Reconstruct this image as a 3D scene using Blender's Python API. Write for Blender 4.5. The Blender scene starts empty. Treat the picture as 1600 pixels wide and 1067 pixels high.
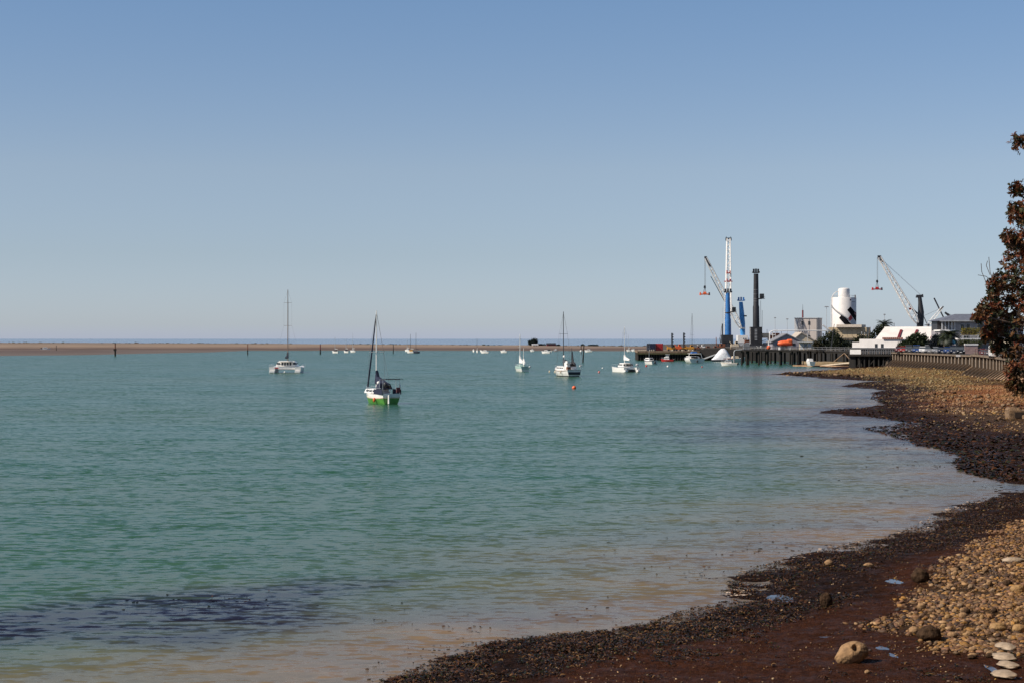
import bpy, math, random
import numpy as np
from math import sin, cos, pi, radians, sqrt, atan2
from mathutils import Vector

random.seed(7); RNG = np.random.default_rng(7)
S = bpy.context.scene
COL = S.collection
F = 2800.0; HZ = 528.5; CH = 8.0          # focal length in photo pixels, horizon row, camera height (m)

# ------------------------------------------------------------------ camera, world, sun, exposure
cam = bpy.data.objects.new('camera', bpy.data.cameras.new('camera')); COL.objects.link(cam)
cam.location = (0, 0, CH); cam.rotation_euler = (radians(90), 0, 0)
cam.data.sensor_width = 36; cam.data.lens = F / 1600 * 36
cam.data.shift_y = -(533.5 - HZ) / 1600
cam.data.clip_start = 0.5; cam.data.clip_end = 200000
S.camera = cam

SUN_EL = radians(41); SUN_AZ = radians(-107)      # clockwise from +Y: sun on the left, a little behind the camera
W = bpy.data.worlds.new('World'); S.world = W; W.use_nodes = True
nt = W.node_tree; bg = nt.nodes['Background']
sky = nt.nodes.new('ShaderNodeTexSky'); sky.sky_type = 'NISHITA'; sky.sun_disc = False
sky.sun_elevation = SUN_EL; sky.sun_rotation = SUN_AZ
sky.altitude = 0; sky.air_density = 0.7; sky.dust_density = 0.3; sky.ozone_density = 3.0
# slight colour balance of the low sky (sea air near the horizon)
wtc = nt.nodes.new('ShaderNodeTexCoord'); wsep = nt.nodes.new('ShaderNodeSeparateXYZ'); nt.links.new(wtc.outputs['Generated'], wsep.inputs[0])
wr = nt.nodes.new('ShaderNodeValToRGB'); nt.links.new(wsep.outputs[2], wr.inputs[0])
for i_, (p_, c_) in enumerate([(0.0, (.90, .92, 1.24)), (0.008, (.92, .915, 1.08)), (0.046, (1.00, .92, .94)), (0.093, (1.20, 1.04, .96)), (0.187, (1.11, 1.12, 1.10)), (0.5, (1, 1, 1))]):
    e_ = wr.color_ramp.elements[i_] if i_ < 2 else wr.color_ramp.elements.new(p_)
    e_.position = p_; e_.color = (*[v/1.3 for v in c_], 1)
wm = nt.nodes.new('ShaderNodeVectorMath'); wm.operation = 'MULTIPLY'
nt.links.new(sky.outputs[0], wm.inputs[0]); nt.links.new(wr.outputs[0], wm.inputs[1]); nt.links.new(wm.outputs[0], bg.inputs[0])
bg.inputs[1].default_value = 0.130/1.19

sd = bpy.data.lights.new('sun', 'SUN'); sd.energy = 4.9; sd.angle = radians(0.53); sd.color = (1.0, 0.90, 0.78)
sun = bpy.data.objects.new('sun', sd); COL.objects.link(sun)
tosun = Vector((sin(SUN_AZ) * cos(SUN_EL), cos(SUN_AZ) * cos(SUN_EL), sin(SUN_EL)))
sun.rotation_euler = tosun.to_track_quat('Z', 'Y').to_euler()

S.view_settings.view_transform = 'Standard'; S.view_settings.look = 'None'
S.view_settings.exposure = 0.25; S.view_settings.gamma = 1.0

# ------------------------------------------------------------------ helpers
def G(px, Y, z=0.0): return Vector(((px - 800) / F * Y, Y, z))
def GZ(px, py, z=0.0):
    Y = (CH - z) * F / (py - HZ); return Vector(((px - 800) / F * Y, Y, z))
def ZA(py, Y): return CH - (py - HZ) / F * Y
def XA(px, Y): return (px - 800) / F * Y

MATS = {}
def mat(name, col, rough=0.6, metal=0.0, var=0.12, scale=1.5, bump=0.0, bscale=8.0, spec=0.5, col2=None, streak=False):
    """painted / natural surface with broken-up tone, roughness and bump"""
    if name in MATS: return MATS[name]
    m = bpy.data.materials.new(name); m.use_nodes = True
    n = m.node_tree; b = n.nodes['Principled BSDF']
    b.inputs['Roughness'].default_value = rough; b.inputs['Metallic'].default_value = metal
    b.inputs['Specular IOR Level'].default_value = spec
    tc = n.nodes.new('ShaderNodeTexCoord'); mp = n.nodes.new('ShaderNodeMapping')
    if streak: mp.inputs['Scale'].default_value = (1, 1, 0.15)
    no = n.nodes.new('ShaderNodeTexNoise'); no.inputs['Scale'].default_value = scale; no.inputs['Detail'].default_value = 6
    no.inputs['Roughness'].default_value = 0.65
    n.links.new(tc.outputs['Object'], mp.inputs[0]); n.links.new(mp.outputs[0], no.inputs['Vector'])
    mx = n.nodes.new('ShaderNodeMix'); mx.data_type = 'RGBA'
    c2 = col2 if col2 else tuple(c * (1 - 2.2 * var) for c in col)
    mx.inputs[6].default_value = (*[min(1, c * (1 + var)) for c in col], 1); mx.inputs[7].default_value = (*c2, 1)
    rp = n.nodes.new('ShaderNodeMapRange'); rp.inputs[1].default_value = 0.38; rp.inputs[2].default_value = 0.68
    n.links.new(no.outputs[0], rp.inputs[0]); n.links.new(rp.outputs[0], mx.inputs[0])
    n.links.new(mx.outputs[2], b.inputs['Base Color'])
    if bump > 0:
        n2 = n.nodes.new('ShaderNodeTexNoise'); n2.inputs['Scale'].default_value = bscale; n2.inputs['Detail'].default_value = 5
        n.links.new(tc.outputs['Object'], n2.inputs['Vector'])
        bp = n.nodes.new('ShaderNodeBump'); bp.inputs['Strength'].default_value = 1.0; bp.inputs['Distance'].default_value = bump
        n.links.new(n2.outputs[0], bp.inputs['Height']); n.links.new(bp.outputs[0], b.inputs['Normal'])
    MATS[name] = m; return m

class MB:
    """collects shapes into one mesh"""
    def __init__(s): s.v = []; s.f = []
    def add(s, vs, fs):
        o = len(s.v); s.v += [tuple(v) for v in vs]; s.f += [tuple(i + o for i in f) for f in fs]; return s
    def box(s, c, d, rz=0.0, taper=1.0, shear=(0, 0)):
        x, y, z = d[0] / 2, d[1] / 2, d[2] / 2; vs = []
        for k, (sx, sy, sz) in enumerate([(-1,-1,-1),(1,-1,-1),(1,1,-1),(-1,1,-1),(-1,-1,1),(1,-1,1),(1,1,1),(-1,1,1)]):
            t = taper if sz > 0 else 1.0
            a, b = sx * x * t + (shear[0] if sz > 0 else 0), sy * y * t + (shear[1] if sz > 0 else 0)
            vs.append((c[0] + a * cos(rz) - b * sin(rz), c[1] + a * sin(rz) + b * cos(rz), c[2] + sz * z))
        return s.add(vs, [(0,3,2,1),(4,5,6,7),(0,1,5,4),(1,2,6,5),(2,3,7,6),(3,0,4,7)])
    def tube(s, p0, p1, r0, r1=None, n=8):
        r1 = r0 if r1 is None else r1; p0 = Vector(p0); p1 = Vector(p1); d = (p1 - p0)
        if d.length < 1e-6: return s
        d.normalize(); a = d.orthogonal().normalized(); b = d.cross(a); vs = []
        for p, r in ((p0, r0), (p1, r1)):
            for k in range(n):
                t = 2 * pi * k / n; vs.append(p + a * (r * cos(t)) + b * (r * sin(t)))
        fs = [(k, (k + 1) % n, n + (k + 1) % n, n + k) for k in range(n)]
        fs += [tuple(range(n - 1, -1, -1)), tuple(range(n, 2 * n))]
        return s.add(vs, fs)
    def path(s, pts, r, n=6):
        for a, b in zip(pts[:-1], pts[1:]): s.tube(a, b, r, r, n)
        return s
    def lathe(s, prof, n=24, c=(0, 0, 0)):
        vs = [(c[0] + r * cos(2*pi*k/n), c[1] + r * sin(2*pi*k/n), c[2] + z) for (r, z) in prof for k in range(n)]
        fs = [(j*n+k, j*n+(k+1)%n, (j+1)*n+(k+1)%n, (j+1)*n+k) for j in range(len(prof)-1) for k in range(n)]
        fs += [tuple(range(n-1, -1, -1)), tuple((len(prof)-1)*n + k for k in range(n))]
        return s.add(vs, fs)
    def prism(s, poly, z0, z1):
        n = len(poly); vs = [(p[0], p[1], z0) for p in poly] + [(p[0], p[1], z1) for p in poly]
        return s.add(vs, [tuple(range(n-1,-1,-1)), tuple(range(n, 2*n))] + [(k,(k+1)%n,n+(k+1)%n,n+k) for k in range(n)])
    def extrude(s, poly, d):
        """poly: list of 3D points, d: extrusion vector"""
        n = len(poly); d = Vector(d); vs = [Vector(p) for p in poly] + [Vector(p) + d for p in poly]
        return s.add(vs, [tuple(range(n-1,-1,-1)), tuple(range(n, 2*n))] + [(k,(k+1)%n,n+(k+1)%n,n+k) for k in range(n)])
    def ball(s, c, r, n=10, m=7, sq=(1, 1, 1)):
        prof = [(max(0.001, r*sin(pi*j/m)), -r*cos(pi*j/m)) for j in range(m+1)]
        vs = [(c[0] + a*cos(2*pi*k/n)*sq[0], c[1] + a*sin(2*pi*k/n)*sq[1], c[2] + z*sq[2]) for (a, z) in prof for k in range(n)]
        fs = [(j*n+k, j*n+(k+1)%n, (j+1)*n+(k+1)%n, (j+1)*n+k) for j in range(m) for k in range(n)]
        return s.add(vs, fs)
    def build(s, name, m, parent=None, smooth=False, bevel=0.0, loc=None):
        me = bpy.data.meshes.new(name); me.from_pydata(s.v, [], s.f); me.update()
        import bmesh
        bm = bmesh.new(); bm.from_mesh(me); bmesh.ops.recalc_face_normals(bm, faces=bm.faces)
        if bevel > 0: bmesh.ops.bevel(bm, geom=bm.edges[:], offset=bevel, segments=2, affect='EDGES', clamp_overlap=True)
        bm.to_mesh(me); bm.free()
        if smooth:
            me.shade_smooth()
            try: me.set_sharp_from_angle(angle=radians(38))
            except Exception: pass
        me.materials.append(m)
        o = bpy.data.objects.new(name, me); COL.objects.link(o)
        if parent is not None: o.parent = parent
        if loc is not None: o.location = loc
        return o

def tag(o, label=None, cat=None, group=None, kind=None):
    if label: o['label'] = label
    if cat: o['category'] = cat
    if group: o['group'] = group
    if kind: o['kind'] = kind
    return o
def thing(name, label, cat, loc=(0, 0, 0), rz=0.0, group=None):
    o = bpy.data.objects.new(name, None); COL.objects.link(o); o.empty_display_size = 0.5
    o.location = loc; o.rotation_euler = (0, 0, rz); return tag(o, label, cat, group)
def copy_tree(o, parent=None):
    c = o.copy(); COL.objects.link(c); c.parent = parent
    for ch in o.children: copy_tree(ch, c)
    return c

# --- numpy noise / geometry
def _h(ix, iy, s):
    n = (ix.astype(np.int64) * 374761393 + iy.astype(np.int64) * 668265263 + s * 1442695041) & 0x7fffffff
    n = ((n ^ (n >> 13)) * 1274126177) & 0x7fffffff
    return ((n ^ (n >> 16)) & 0xffff) / 65535.0
def vnoise(x, y, s=0):
    ix = np.floor(x); iy = np.floor(y); fx = x - ix; fy = y - iy
    fx = fx*fx*(3-2*fx); fy = fy*fy*(3-2*fy)
    a = _h(ix, iy, s); b = _h(ix+1, iy, s); c = _h(ix, iy+1, s); d = _h(ix+1, iy+1, s)
    return (a*(1-fx)+b*fx)*(1-fy) + (c*(1-fx)+d*fx)*fy
def fbm(x, y, s=0, o=4, g=0.5):
    r = 0; a = 1; t = 0
    for k in range(o):
        r = r + a * (vnoise(x * 2**k, y * 2**k, s + k) - 0.5); t += a; a *= g
    return r / t * 2
def seg_dist(x, y, P, closed=True):
    d = np.full(x.shape, 1e18); n = len(P)
    for i in range(n if closed else n-1):
        ax, ay = P[i]; bx, by = P[(i+1) % n]; ex, ey = bx-ax, by-ay; L = ex*ex+ey*ey + 1e-12
        t = np.clip(((x-ax)*ex + (y-ay)*ey)/L, 0, 1); d = np.minimum(d, (x-ax-t*ex)**2 + (y-ay-t*ey)**2)
    return np.sqrt(d)
def inside(x, y, P):
    r = np.zeros(x.shape, bool); n = len(P)
    for i in range(n):
        ax, ay = P[i]; bx, by = P[(i+1) % n]
        if ay == by: continue
        c = ((ay > y) != (by > y)) & (x < (bx-ax)*(y-ay)/(by-ay) + ax); r ^= c
    return r
def sdf(x, y, P):
    d = seg_dist(x, y, P); return np.where(inside(x, y, P), d, -d)
def sstep(a, b, t):
    t = np.clip((t-a)/(b-a), 0, 1); return t*t*(3-2*t)
def np_mesh(name, V, Fc, m, smooth=True, color=None, parent=None):
    me = bpy.data.meshes.new(name); nv, nf, k = len(V), len(Fc), Fc.shape[1]
    me.vertices.add(nv); me.vertices.foreach_set('co', np.ascontiguousarray(V, dtype=np.float32).ravel())
    me.loops.add(nf*k); me.loops.foreach_set('vertex_index', np.ascontiguousarray(Fc, dtype=np.int32).ravel())
    me.polygons.add(nf); me.polygons.foreach_set('loop_start', np.arange(0, nf*k, k, dtype=np.int32))
    try: me.polygons.foreach_set('loop_total', np.full(nf, k, dtype=np.int32))
    except Exception: pass
    me.polygons.foreach_set('use_smooth', np.full(nf, smooth, dtype=bool))
    me.update(calc_edges=True)
    if color is not None:
        a = me.color_attributes.new('tint', 'FLOAT_COLOR', 'POINT')
        c = np.ones((nv, 4), dtype=np.float32); c[:, :color.shape[1]] = color; a.data.foreach_set('color', c.ravel())
    me.validate(); me.materials.append(m)
    o = bpy.data.objects.new(name, me); COL.objects.link(o)
    if parent is not None: o.parent = parent
    return o
def grid_faces(nr, nc):
    i = np.arange(nr-1)[:, None]*nc + np.arange(nc-1)[None, :]; i = i.ravel()
    return np.stack([i, i+1, i+nc+1, i+nc], 1)

# ------------------------------------------------------------------ coast outline (world metres)
SHORE_PX = [(480,1120),(595,1066),(650,1050),(700,1035),(760,1013),(820,1000),(900,992),(985,985),(1040,972),(1085,955),(1130,945),
 (1168,938),(1152,922),(1170,903),(1200,884),(1250,872),(1300,862),(1345,850),(1400,838),(1460,818),(1500,795),(1545,780),(1600,768),(1660,763),
 (1660,758),(1600,755),(1570,751),(1537,744),(1510,735),(1500,722),(1512,713),(1475,702),(1440,696),(1420,687),(1385,678),(1355,669.5),(1398,664),
 (1422,660),(1395,656),(1345,648.5),(1298,641.5),(1362,636.5),(1396,632),(1374,627),(1363,619),(1376,614.5),(1392,610),(1350,606),(1325,602),
 (1338,599.5),(1385,597.5),(1375,596),(1325,592.5),(1275,589),(1215,585),(1240,581.5),(1290,578.5),(1322,576.5),(1290,573.5),(1247,571.5),(1236,569.5),(1255,566.5),(1270,565)]
SH = [tuple(GZ(a, b)[:2]) for a, b in SHORE_PX] + [(130, 640), (600, 640), (600, -80), (-60, -80), (-60, 10), (-22, 30)]

def shore_d(x, y): return sdf(x, y, SH)
def ground_z(x, y, d=None):
    if d is None: d = shore_d(x, y)
    z = 0.9*(1-np.exp(-np.maximum(d, 0)/14)) + 0.012*np.clip(d, 0, 40)
    z = np.where(d < 0, np.maximum(d*0.09, -2.5), z)
    far = np.clip(y/120, 0.5, 2.2)
    z = z + 0.045*far*fbm(x/5, y/7, 3, 4) + 0.42*sstep(100, 180, y)*np.exp(-(d/9)**2)*fbm(x/9, y/12, 5, 5, .6) + (0.035+0.11*np.exp(-(d/3.5)**2))*fbm(x/1.6, y/1.3, 11, 4)*sstep(-12, 0, d)
    return z
def gpt(px, py):
    """point of the beach under a pixel of the photo"""
    z = 0.3
    for _ in range(12):
        Y = (CH-z)*F/(py-HZ); X = (px-800)/F*Y; z = float(ground_z(np.array([X]), np.array([Y]))[0])
    return Vector((X, Y, z))
def wpoly(L, z=0.4): return [tuple(GZ(a, b, z)[:2]) for a, b in L]

PEB = wpoly([(1480,873),(1540,835),(1600,800),(1700,780),(1900,900),(1900,1016),(1600,1010),(1500,1008),(1440,990),(1385,965),(1420,935),(1440,905)], 0.7)
PEB2 = wpoly([(1450,636),(1490,624),(1560,634),(1640,640),(1640,674),(1560,668),(1500,656),(1465,648)], 0.7)
OCH = wpoly([(1230,583),(1290,578),(1400,573),(1500,585),(1560,600),(1640,615),(1640,640),(1560,632),(1470,618),(1400,603),(1330,592)], 0.4)
ORG = wpoly([(1440,620),(1500,603),(1640,605),(1640,640),(1560,640),(1500,632)], 0.6)
def bandmask(x, y, P, w, s, ns=3.0):
    return sstep(-w, w, sdf(x, y, P) + w*1.2*fbm(x/ns, y/ns, s, 4))
def zones(x, y, d):
    peb = np.maximum(bandmask(x, y, PEB, 0.9, 21, 2.0), bandmask(x, y, PEB2, 3, 22, 7))
    och = bandmask(x, y, OCH, 9, 23, 9)
    org = bandmask(x, y, ORG, 9, 24, 9)
    edge = 3.0 + 0.030*y + 1.6*fbm(x/2.2, y/3.2, 31, 3)
    far = sstep(78, 95, y)
    weed = np.maximum((1-sstep(0.6, 1.0, d/edge)), far*sstep(-0.75, -0.25, fbm(x/7, y/16, 33, 4))*(1-sstep(230, 330, y)*.5))
    weed = weed*(1-0.85*peb)*(1-0.8*och*sstep(4, 9, d))*(1-0.75*org)
    return peb, och, org, weed

# ------------------------------------------------------------------ materials of the setting
def water_material():
    m = bpy.data.materials.new('sea_water'); m.use_nodes = True; n = m.node_tree; N = n.nodes; L = n.links
    b = N['Principled BSDF']; b.inputs['IOR'].default_value = 1.33; b.inputs['Roughness'].default_value = 0.20; b.inputs['Specular IOR Level'].default_value = 0.11
    tc = N.new('ShaderNodeTexCoord'); at = N.new('ShaderNodeAttribute'); at.attribute_name = 'tint'
    sp = N.new('ShaderNodeSeparateColor'); L.new(at.outputs['Color'], sp.inputs[0])
    def noise(scale, sx, sy, det=4, rough=0.55):
        mp = N.new('ShaderNodeMapping'); mp.inputs['Scale'].default_value = (sx, sy, 1)
        no = N.new('ShaderNodeTexNoise'); no.inputs['Scale'].default_value = scale; no.inputs['Detail'].default_value = det
        no.inputs['Roughness'].default_value = rough
        L.new(tc.outputs['Object'], mp.inputs[0]); L.new(mp.outputs[0], no.inputs['Vector']); return no.outputs[0]
    def mix(f, a, bb):
        x = N.new('ShaderNodeMix'); x.data_type = 'RGBA'
        if hasattr(f, 'default_value') or f.__class__.__name__.startswith('NodeSocket'): L.new(f, x.inputs[0])
        for i, c in ((6, a), (7, bb)):
            if isinstance(c, tuple): x.inputs[i].default_value = (*c, 1)
            else: L.new(c, x.inputs[i])
        return x.outputs[2]
    def rng(v, a, bb, c=0.0, d=1.0):
        r = N.new('ShaderNodeMapRange'); r.inputs[1].default_value = a; r.inputs[2].default_value = bb
        r.inputs[3].default_value = c; r.inputs[4].default_value = d; L.new(v, r.inputs[0]); return r.outputs[0]
    def math_(op, a, bb):
        x = N.new('ShaderNodeMath'); x.operation = op
        for i, c in ((0, a), (1, bb)):
            if isinstance(c, (int, float)): x.inputs[i].default_value = c
            else: L.new(c, x.inputs[i])
        return x.outputs[0]
    big = noise(0.02, 0.5, 1.0, 4)
    teal = mix(rng(big, 0.35, 0.65), (0.022, 0.084, 0.052), (0.038, 0.088, 0.046))
    sandm = mix(rng(noise(0.16, 0.35, 1.0, 5), 0.4, 0.62), (0.125, 0.100, 0.080), (0.185, 0.125, 0.070))
    c = mix(sp.outputs[0], teal, sandm)
    weedm = math_('MULTIPLY', sp.outputs[1], rng(noise(1.1, 0.16, 1.0, 6, 0.65), 0.34, 0.54, 0.30, 1.0))
    c = mix(weedm, c, (0.010, 0.008, 0.022))
    c = mix(sp.outputs[2], c, (0.20, 0.26, 0.34))  # open sea: bluer far out, and paled with haze put into the colour
    L.new(c, b.inputs['Base Color'])
    # waves: the surface normal is tilted by noise (crests across the view, chop at several sizes)
    def tilt(scale, sx, sy, det, kx, ky, amp=None):
        mp = N.new('ShaderNodeMapping'); mp.inputs['Scale'].default_value = (sx, sy, 1)
        no = N.new('ShaderNodeTexNoise'); no.inputs['Scale'].default_value = scale; no.inputs['Detail'].default_value = det; no.inputs['Roughness'].default_value = 0.6
        L.new(tc.outputs['Object'], mp.inputs[0]); L.new(mp.outputs[0], no.inputs['Vector'])
        a = N.new('ShaderNodeVectorMath'); a.operation = 'SUBTRACT'; L.new(no.outputs['Color'], a.inputs[0]); a.inputs[1].default_value = (0.5, 0.5, 0.5)
        c = N.new('ShaderNodeVectorMath'); c.operation = 'MULTIPLY'; L.new(a.outputs[0], c.inputs[0]); c.inputs[1].default_value = (kx, ky, 0)
        return c.outputs[0]
    def vadd(a, b_):
        x = N.new('ShaderNodeVectorMath'); x.operation = 'ADD'; L.new(a, x.inputs[0])
        if isinstance(b_, tuple): x.inputs[1].default_value = b_
        else: L.new(b_, x.inputs[1])
        return x.outputs[0]
    t1 = tilt(0.40, 0.40, 1.0, 5, 0.45, 0.75); t2 = tilt(3.0, 0.5, 1.0, 5, 0.8, 2.0)
    patch = rng(noise(0.035, 0.35, 1.0, 3), 0.32, 0.68, 0.65, 1.2)
    sm = vadd(t1, t2); sc = N.new('ShaderNodeVectorMath'); sc.operation = 'SCALE'; L.new(sm, sc.inputs[0]); L.new(patch, sc.inputs['Scale'])
    nn = vadd(sc.outputs[0], (0, 0, 1.0)); nz = N.new('ShaderNodeVectorMath'); nz.operation = 'NORMALIZE'; L.new(nn, nz.inputs[0]); L.new(nz.outputs[0], b.inputs['Normal'])
    return m

def ground_material():
    m = bpy.data.materials.new('foreshore'); m.use_nodes = True; n = m.node_tree; N = n.nodes; L = n.links
    b = N['Principled BSDF']; tc = N.new('ShaderNodeTexCoord'); b.inputs['Specular IOR Level'].default_value = 0.03
    at = N.new('ShaderNodeAttribute'); at.attribute_name = 'tint'; sp = N.new('ShaderNodeSeparateColor'); L.new(at.outputs['Color'], sp.inputs[0])
    def noise(scale, det=6, rough=0.65):
        no = N.new('ShaderNodeTexNoise'); no.inputs['Scale'].default_value = scale; no.inputs['Detail'].default_value = det
        no.inputs['Roughness'].default_value = rough; L.new(tc.outputs['Object'], no.inputs['Vector']); return no.outputs[0]
    def rng(v, a, bb, c=0.0, d=1.0):
        r = N.new('ShaderNodeMapRange'); r.inputs[1].default_value = a; r.inputs[2].default_value = bb
        r.inputs[3].default_value = c; r.inputs[4].default_value = d; L.new(v, r.inputs[0]); return r.outputs[0]
    def mix(f, a, bb):
        x = N.new('ShaderNodeMix'); x.data_type = 'RGBA'; L.new(f, x.inputs[0])
        for i, c in ((6, a), (7, bb)):
            if isinstance(c, tuple): x.inputs[i].default_value = (*c, 1)
            else: L.new(c, x.inputs[i])
        return x.outputs[2]
    f1 = noise(5.0); f2 = noise(0.5); f3 = noise(16, 3)
    silt = mix(rng(f1, 0.35, 0.65), (0.100, 0.035, 0.016), (0.034, 0.012, 0.006))
    silt = mix(rng(f3, 0.60, 0.72, 0, 0.7), silt, (0.15, 0.085, 0.05)); f4 = noise(38, 3, 0.7)
    silt = mix(rng(f4, 0.52, 0.62, 0, 0.8), silt, (0.014, 0.006, 0.004)); silt = mix(rng(f4, 0.42, 0.34, 0, 0.5), silt, (0.14, 0.065, 0.035))
    peb = mix(rng(f1, 0.4, 0.6), (0.13, 0.075, 0.035), (0.035, 0.020, 0.012))
    och = mix(rng(f2, 0.42, 0.58), (0.30, 0.19, 0.065), (0.20, 0.105, 0.040))
    och = mix(rng(noise(1.8), 0.5, 0.62, 0, 0.75), och, (0.045, 0.025, 0.015))
    weed = mix(rng(f1, 0.4, 0.62), (0.040, 0.018, 0.010), (0.012, 0.007, 0.005))
    sepo = N.new('ShaderNodeAttribute'); sepo.attribute_name = 'orange'
    c = mix(sp.outputs[0], silt, peb); c = mix(sp.outputs[1], c, och)
    org = mix(rng(noise(1.2), 0.42, 0.62), (0.33, 0.125, 0.040), (0.11, 0.040, 0.02))
    c = mix(sepo.outputs['Fac'], c, org); c = mix(sp.outputs[2], c, weed)
    L.new(c, b.inputs['Base Color'])
    L.new(rng(noise(1.3), 0.4, 0.6, 0.45, 0.85), b.inputs['Roughness'])
    bp = N.new('ShaderNodeBump'); bp.inputs['Distance'].default_value = 0.22; L.new(noise(11, 8, 0.75), bp.inputs['Height']); L.new(bp.outputs[0], b.inputs['Normal'])
    return m

def tint_material(name, rough=0.7, bump=0.006, bscale=30, spec=0.4, coat=0.0):
    m = bpy.data.materials.new(name); m.use_nodes = True; n = m.node_tree; N = n.nodes; L = n.links
    b = N['Principled BSDF']; b.inputs['Roughness'].default_value = rough; b.inputs['Specular IOR Level'].default_value = spec
    at = N.new('ShaderNodeAttribute'); at.attribute_name = 'tint'; tc = N.new('ShaderNodeTexCoord')
    no = N.new('ShaderNodeTexNoise'); no.inputs['Scale'].default_value = bscale; no.inputs['Detail'].default_value = 4
    L.new(tc.outputs['Object'], no.inputs['Vector'])
    r = N.new('ShaderNodeMapRange'); r.inputs[1].default_value = 0.3; r.inputs[2].default_value = 0.7; r.inputs[3].default_value = 0.65; r.inputs[4].default_value = 1.2
    L.new(no.outputs[0], r.inputs[0])
    x = N.new('ShaderNodeVectorMath'); x.operation = 'SCALE'; L.new(at.outputs['Color'], x.inputs[0]); L.new(r.outputs[0], x.inputs['Scale'])
    L.new(x.outputs[0], b.inputs['Base Color'])
    if bump:
        bp = N.new('ShaderNodeBump'); bp.inputs['Distance'].default_value = bump; L.new(no.outputs[0], bp.inputs['Height']); L.new(bp.outputs[0], b.inputs['Normal'])
    return m

# ------------------------------------------------------------------ the sea
def make_water():
    rows = np.concatenate([np.geomspace(25, 1300, 420), np.geomspace(1350, 24000, 40)])
    cols = np.linspace(-1, 1, 421); cols = np.sign(cols)*(0.85*np.abs(cols)**1.3)
    Y = rows[:, None] + 0*cols; X = cols[None, :]*(rows[:, None]+25)
    x, y = X.ravel(), Y.ravel(); d = -shore_d(x, y)
    sh = np.exp(-(np.maximum(d, 0)/(9+0.022*y))**1.7) * 0.98
    sh = np.clip(sh*(1+0.45*fbm(x/14, y/6, 41, 3)), 0, 1)*(y < 480)
    kelp = wpoly([(-250,985),(-60,965),(60,948),(160,932),(330,918),(480,905),(640,910),(500,940),(520,965),(420,985),(330,1000),(150,1005),(0,1012),(-200,1020)], 0)
    k = bandmask(x, y, kelp, 1.5, 44, 4.0)
    # weed rafts in the shallows off the beach
    k2 = bandmask(x, y, wpoly([(1080,690),(1150,655),(1290,640),(1400,650),(1450,668),(1400,685),(1300,672),(1180,690)], 0), 8, 45, 12)*0.8
    k3 = sstep(0.15, 0.5, fbm(x/3.0, y/6.0, 46, 3))*(1-sstep(1.0, 4.0, d))*0.6
    k3 = np.maximum(k3, sstep(100, 130, y)*np.exp(-(np.maximum(d, 0)/6)**2)*sstep(-.35, .25, fbm(x/6, y/10, 47, 4))*.85*(1-sstep(400, 440, y)))
    weed = np.maximum(np.maximum(k*0.95, k2), k3)
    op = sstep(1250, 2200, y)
    V = np.stack([x, y, 0*x], 1)
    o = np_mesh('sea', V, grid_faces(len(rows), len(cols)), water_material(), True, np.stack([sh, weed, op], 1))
    tag(o, kind='structure')
make_water()

# ------------------------------------------------------------------ the foreshore
def make_shore():
    rows = np.concatenate([np.geomspace(18, 40, 30), np.geomspace(40.3, 560, 900)])
    cols = np.concatenate([np.linspace(-0.35, -0.10, 20), np.linspace(-0.098, 0.31, 640), np.linspace(0.32, 0.6, 20)])
    Y = rows[:, None] + 0*cols; X = cols[None, :]*rows[:, None]
    x, y = X.ravel(), Y.ravel(); d = shore_d(x, y); z = ground_z(x, y, d)
    peb, och, org, weed = zones(x, y, d)
    near = 1-sstep(70, 140, y)
    z = z + near*0.035*fbm(x/0.32, y/0.32, 51, 3) + (1-sstep(55, 75, y))*0.022*fbm(x/0.09, y/0.16, 53, 2)*sstep(0, 1.5, d)
    z = z + weed*0.05*(fbm(x/0.6, y/0.6, 52, 3))*sstep(0.0, 1.5, d)
    for (cx, cy, r, dep) in POOLS:
        q = ((x-cx)/r[0])**2 + ((y-cy)/r[1])**2
        w = 0.7*np.exp(-q*0.55)*(q < 6); zc = ground_at(cx, cy); z = z*(1-w) + zc*w - dep*np.exp(-q*1.2)*(q < 6)
    o = np_mesh('beach', np.stack([x, y, z], 1), grid_faces(len(rows), len(cols)), ground_material(), True, np.stack([peb, och, weed], 1))
    a = o.data.attributes.new('orange', 'FLOAT', 'POINT'); a.data.foreach_set('value', org.astype(np.float32))
    tag(o, kind='structure')

POOL_PX = [(1399,905,0.35,0.7),(1390,976,0.12,0.7),(1440,974,0.3,0.3),(1381,1009,0.2,0.4),(1298,991,0.4,0.2),(1545,860,0.8,0.6),(1220,930,0.5,1.3),
           (1592,1020,0.3,0.6),(1550,1040,0.16,0.7),(1530,963,0.7,0.5),(1500,1002,0.6,0.3),(1590,1058,0.6,0.4),(1397,1020,0.12,0.5)]
POOLS = []
for (a, b, rx, ry) in POOL_PX:
    p = gpt(a, b); POOLS.append((p.x, p.y, (rx, ry), 0.12))
def ground_at(x, y):
    a = np.array([x], float); b = np.array([y], float); return float(ground_z(a, b)[0])
make_shore()

def make_pools():
    m = mat('pool_water', (0.05, 0.035, 0.03), rough=0.03, var=0.1, scale=3, bump=0.004, bscale=6)
    for i, (cx, cy, r, dep) in enumerate(POOLS):
        n = 26; z = ground_at(cx, cy) - dep*0.52
        vs = [(0, 0, 0)]; rr = random.Random(i)
        for k in range(n):
            t = 2*pi*k/n; q = 0.95*(1+0.22*sin(2*t+i)+0.15*sin(5*t+i*2)); vs.append((r[0]*q*cos(t), r[1]*q*sin(t), 0))
        mb = MB(); mb.add(vs, [(0, 1+k, 1+(k+1) % n) for k in range(n)])
        tag(mb.build('tide_pool', m, loc=(cx, cy, z)), kind='structure')
make_pools()

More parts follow.
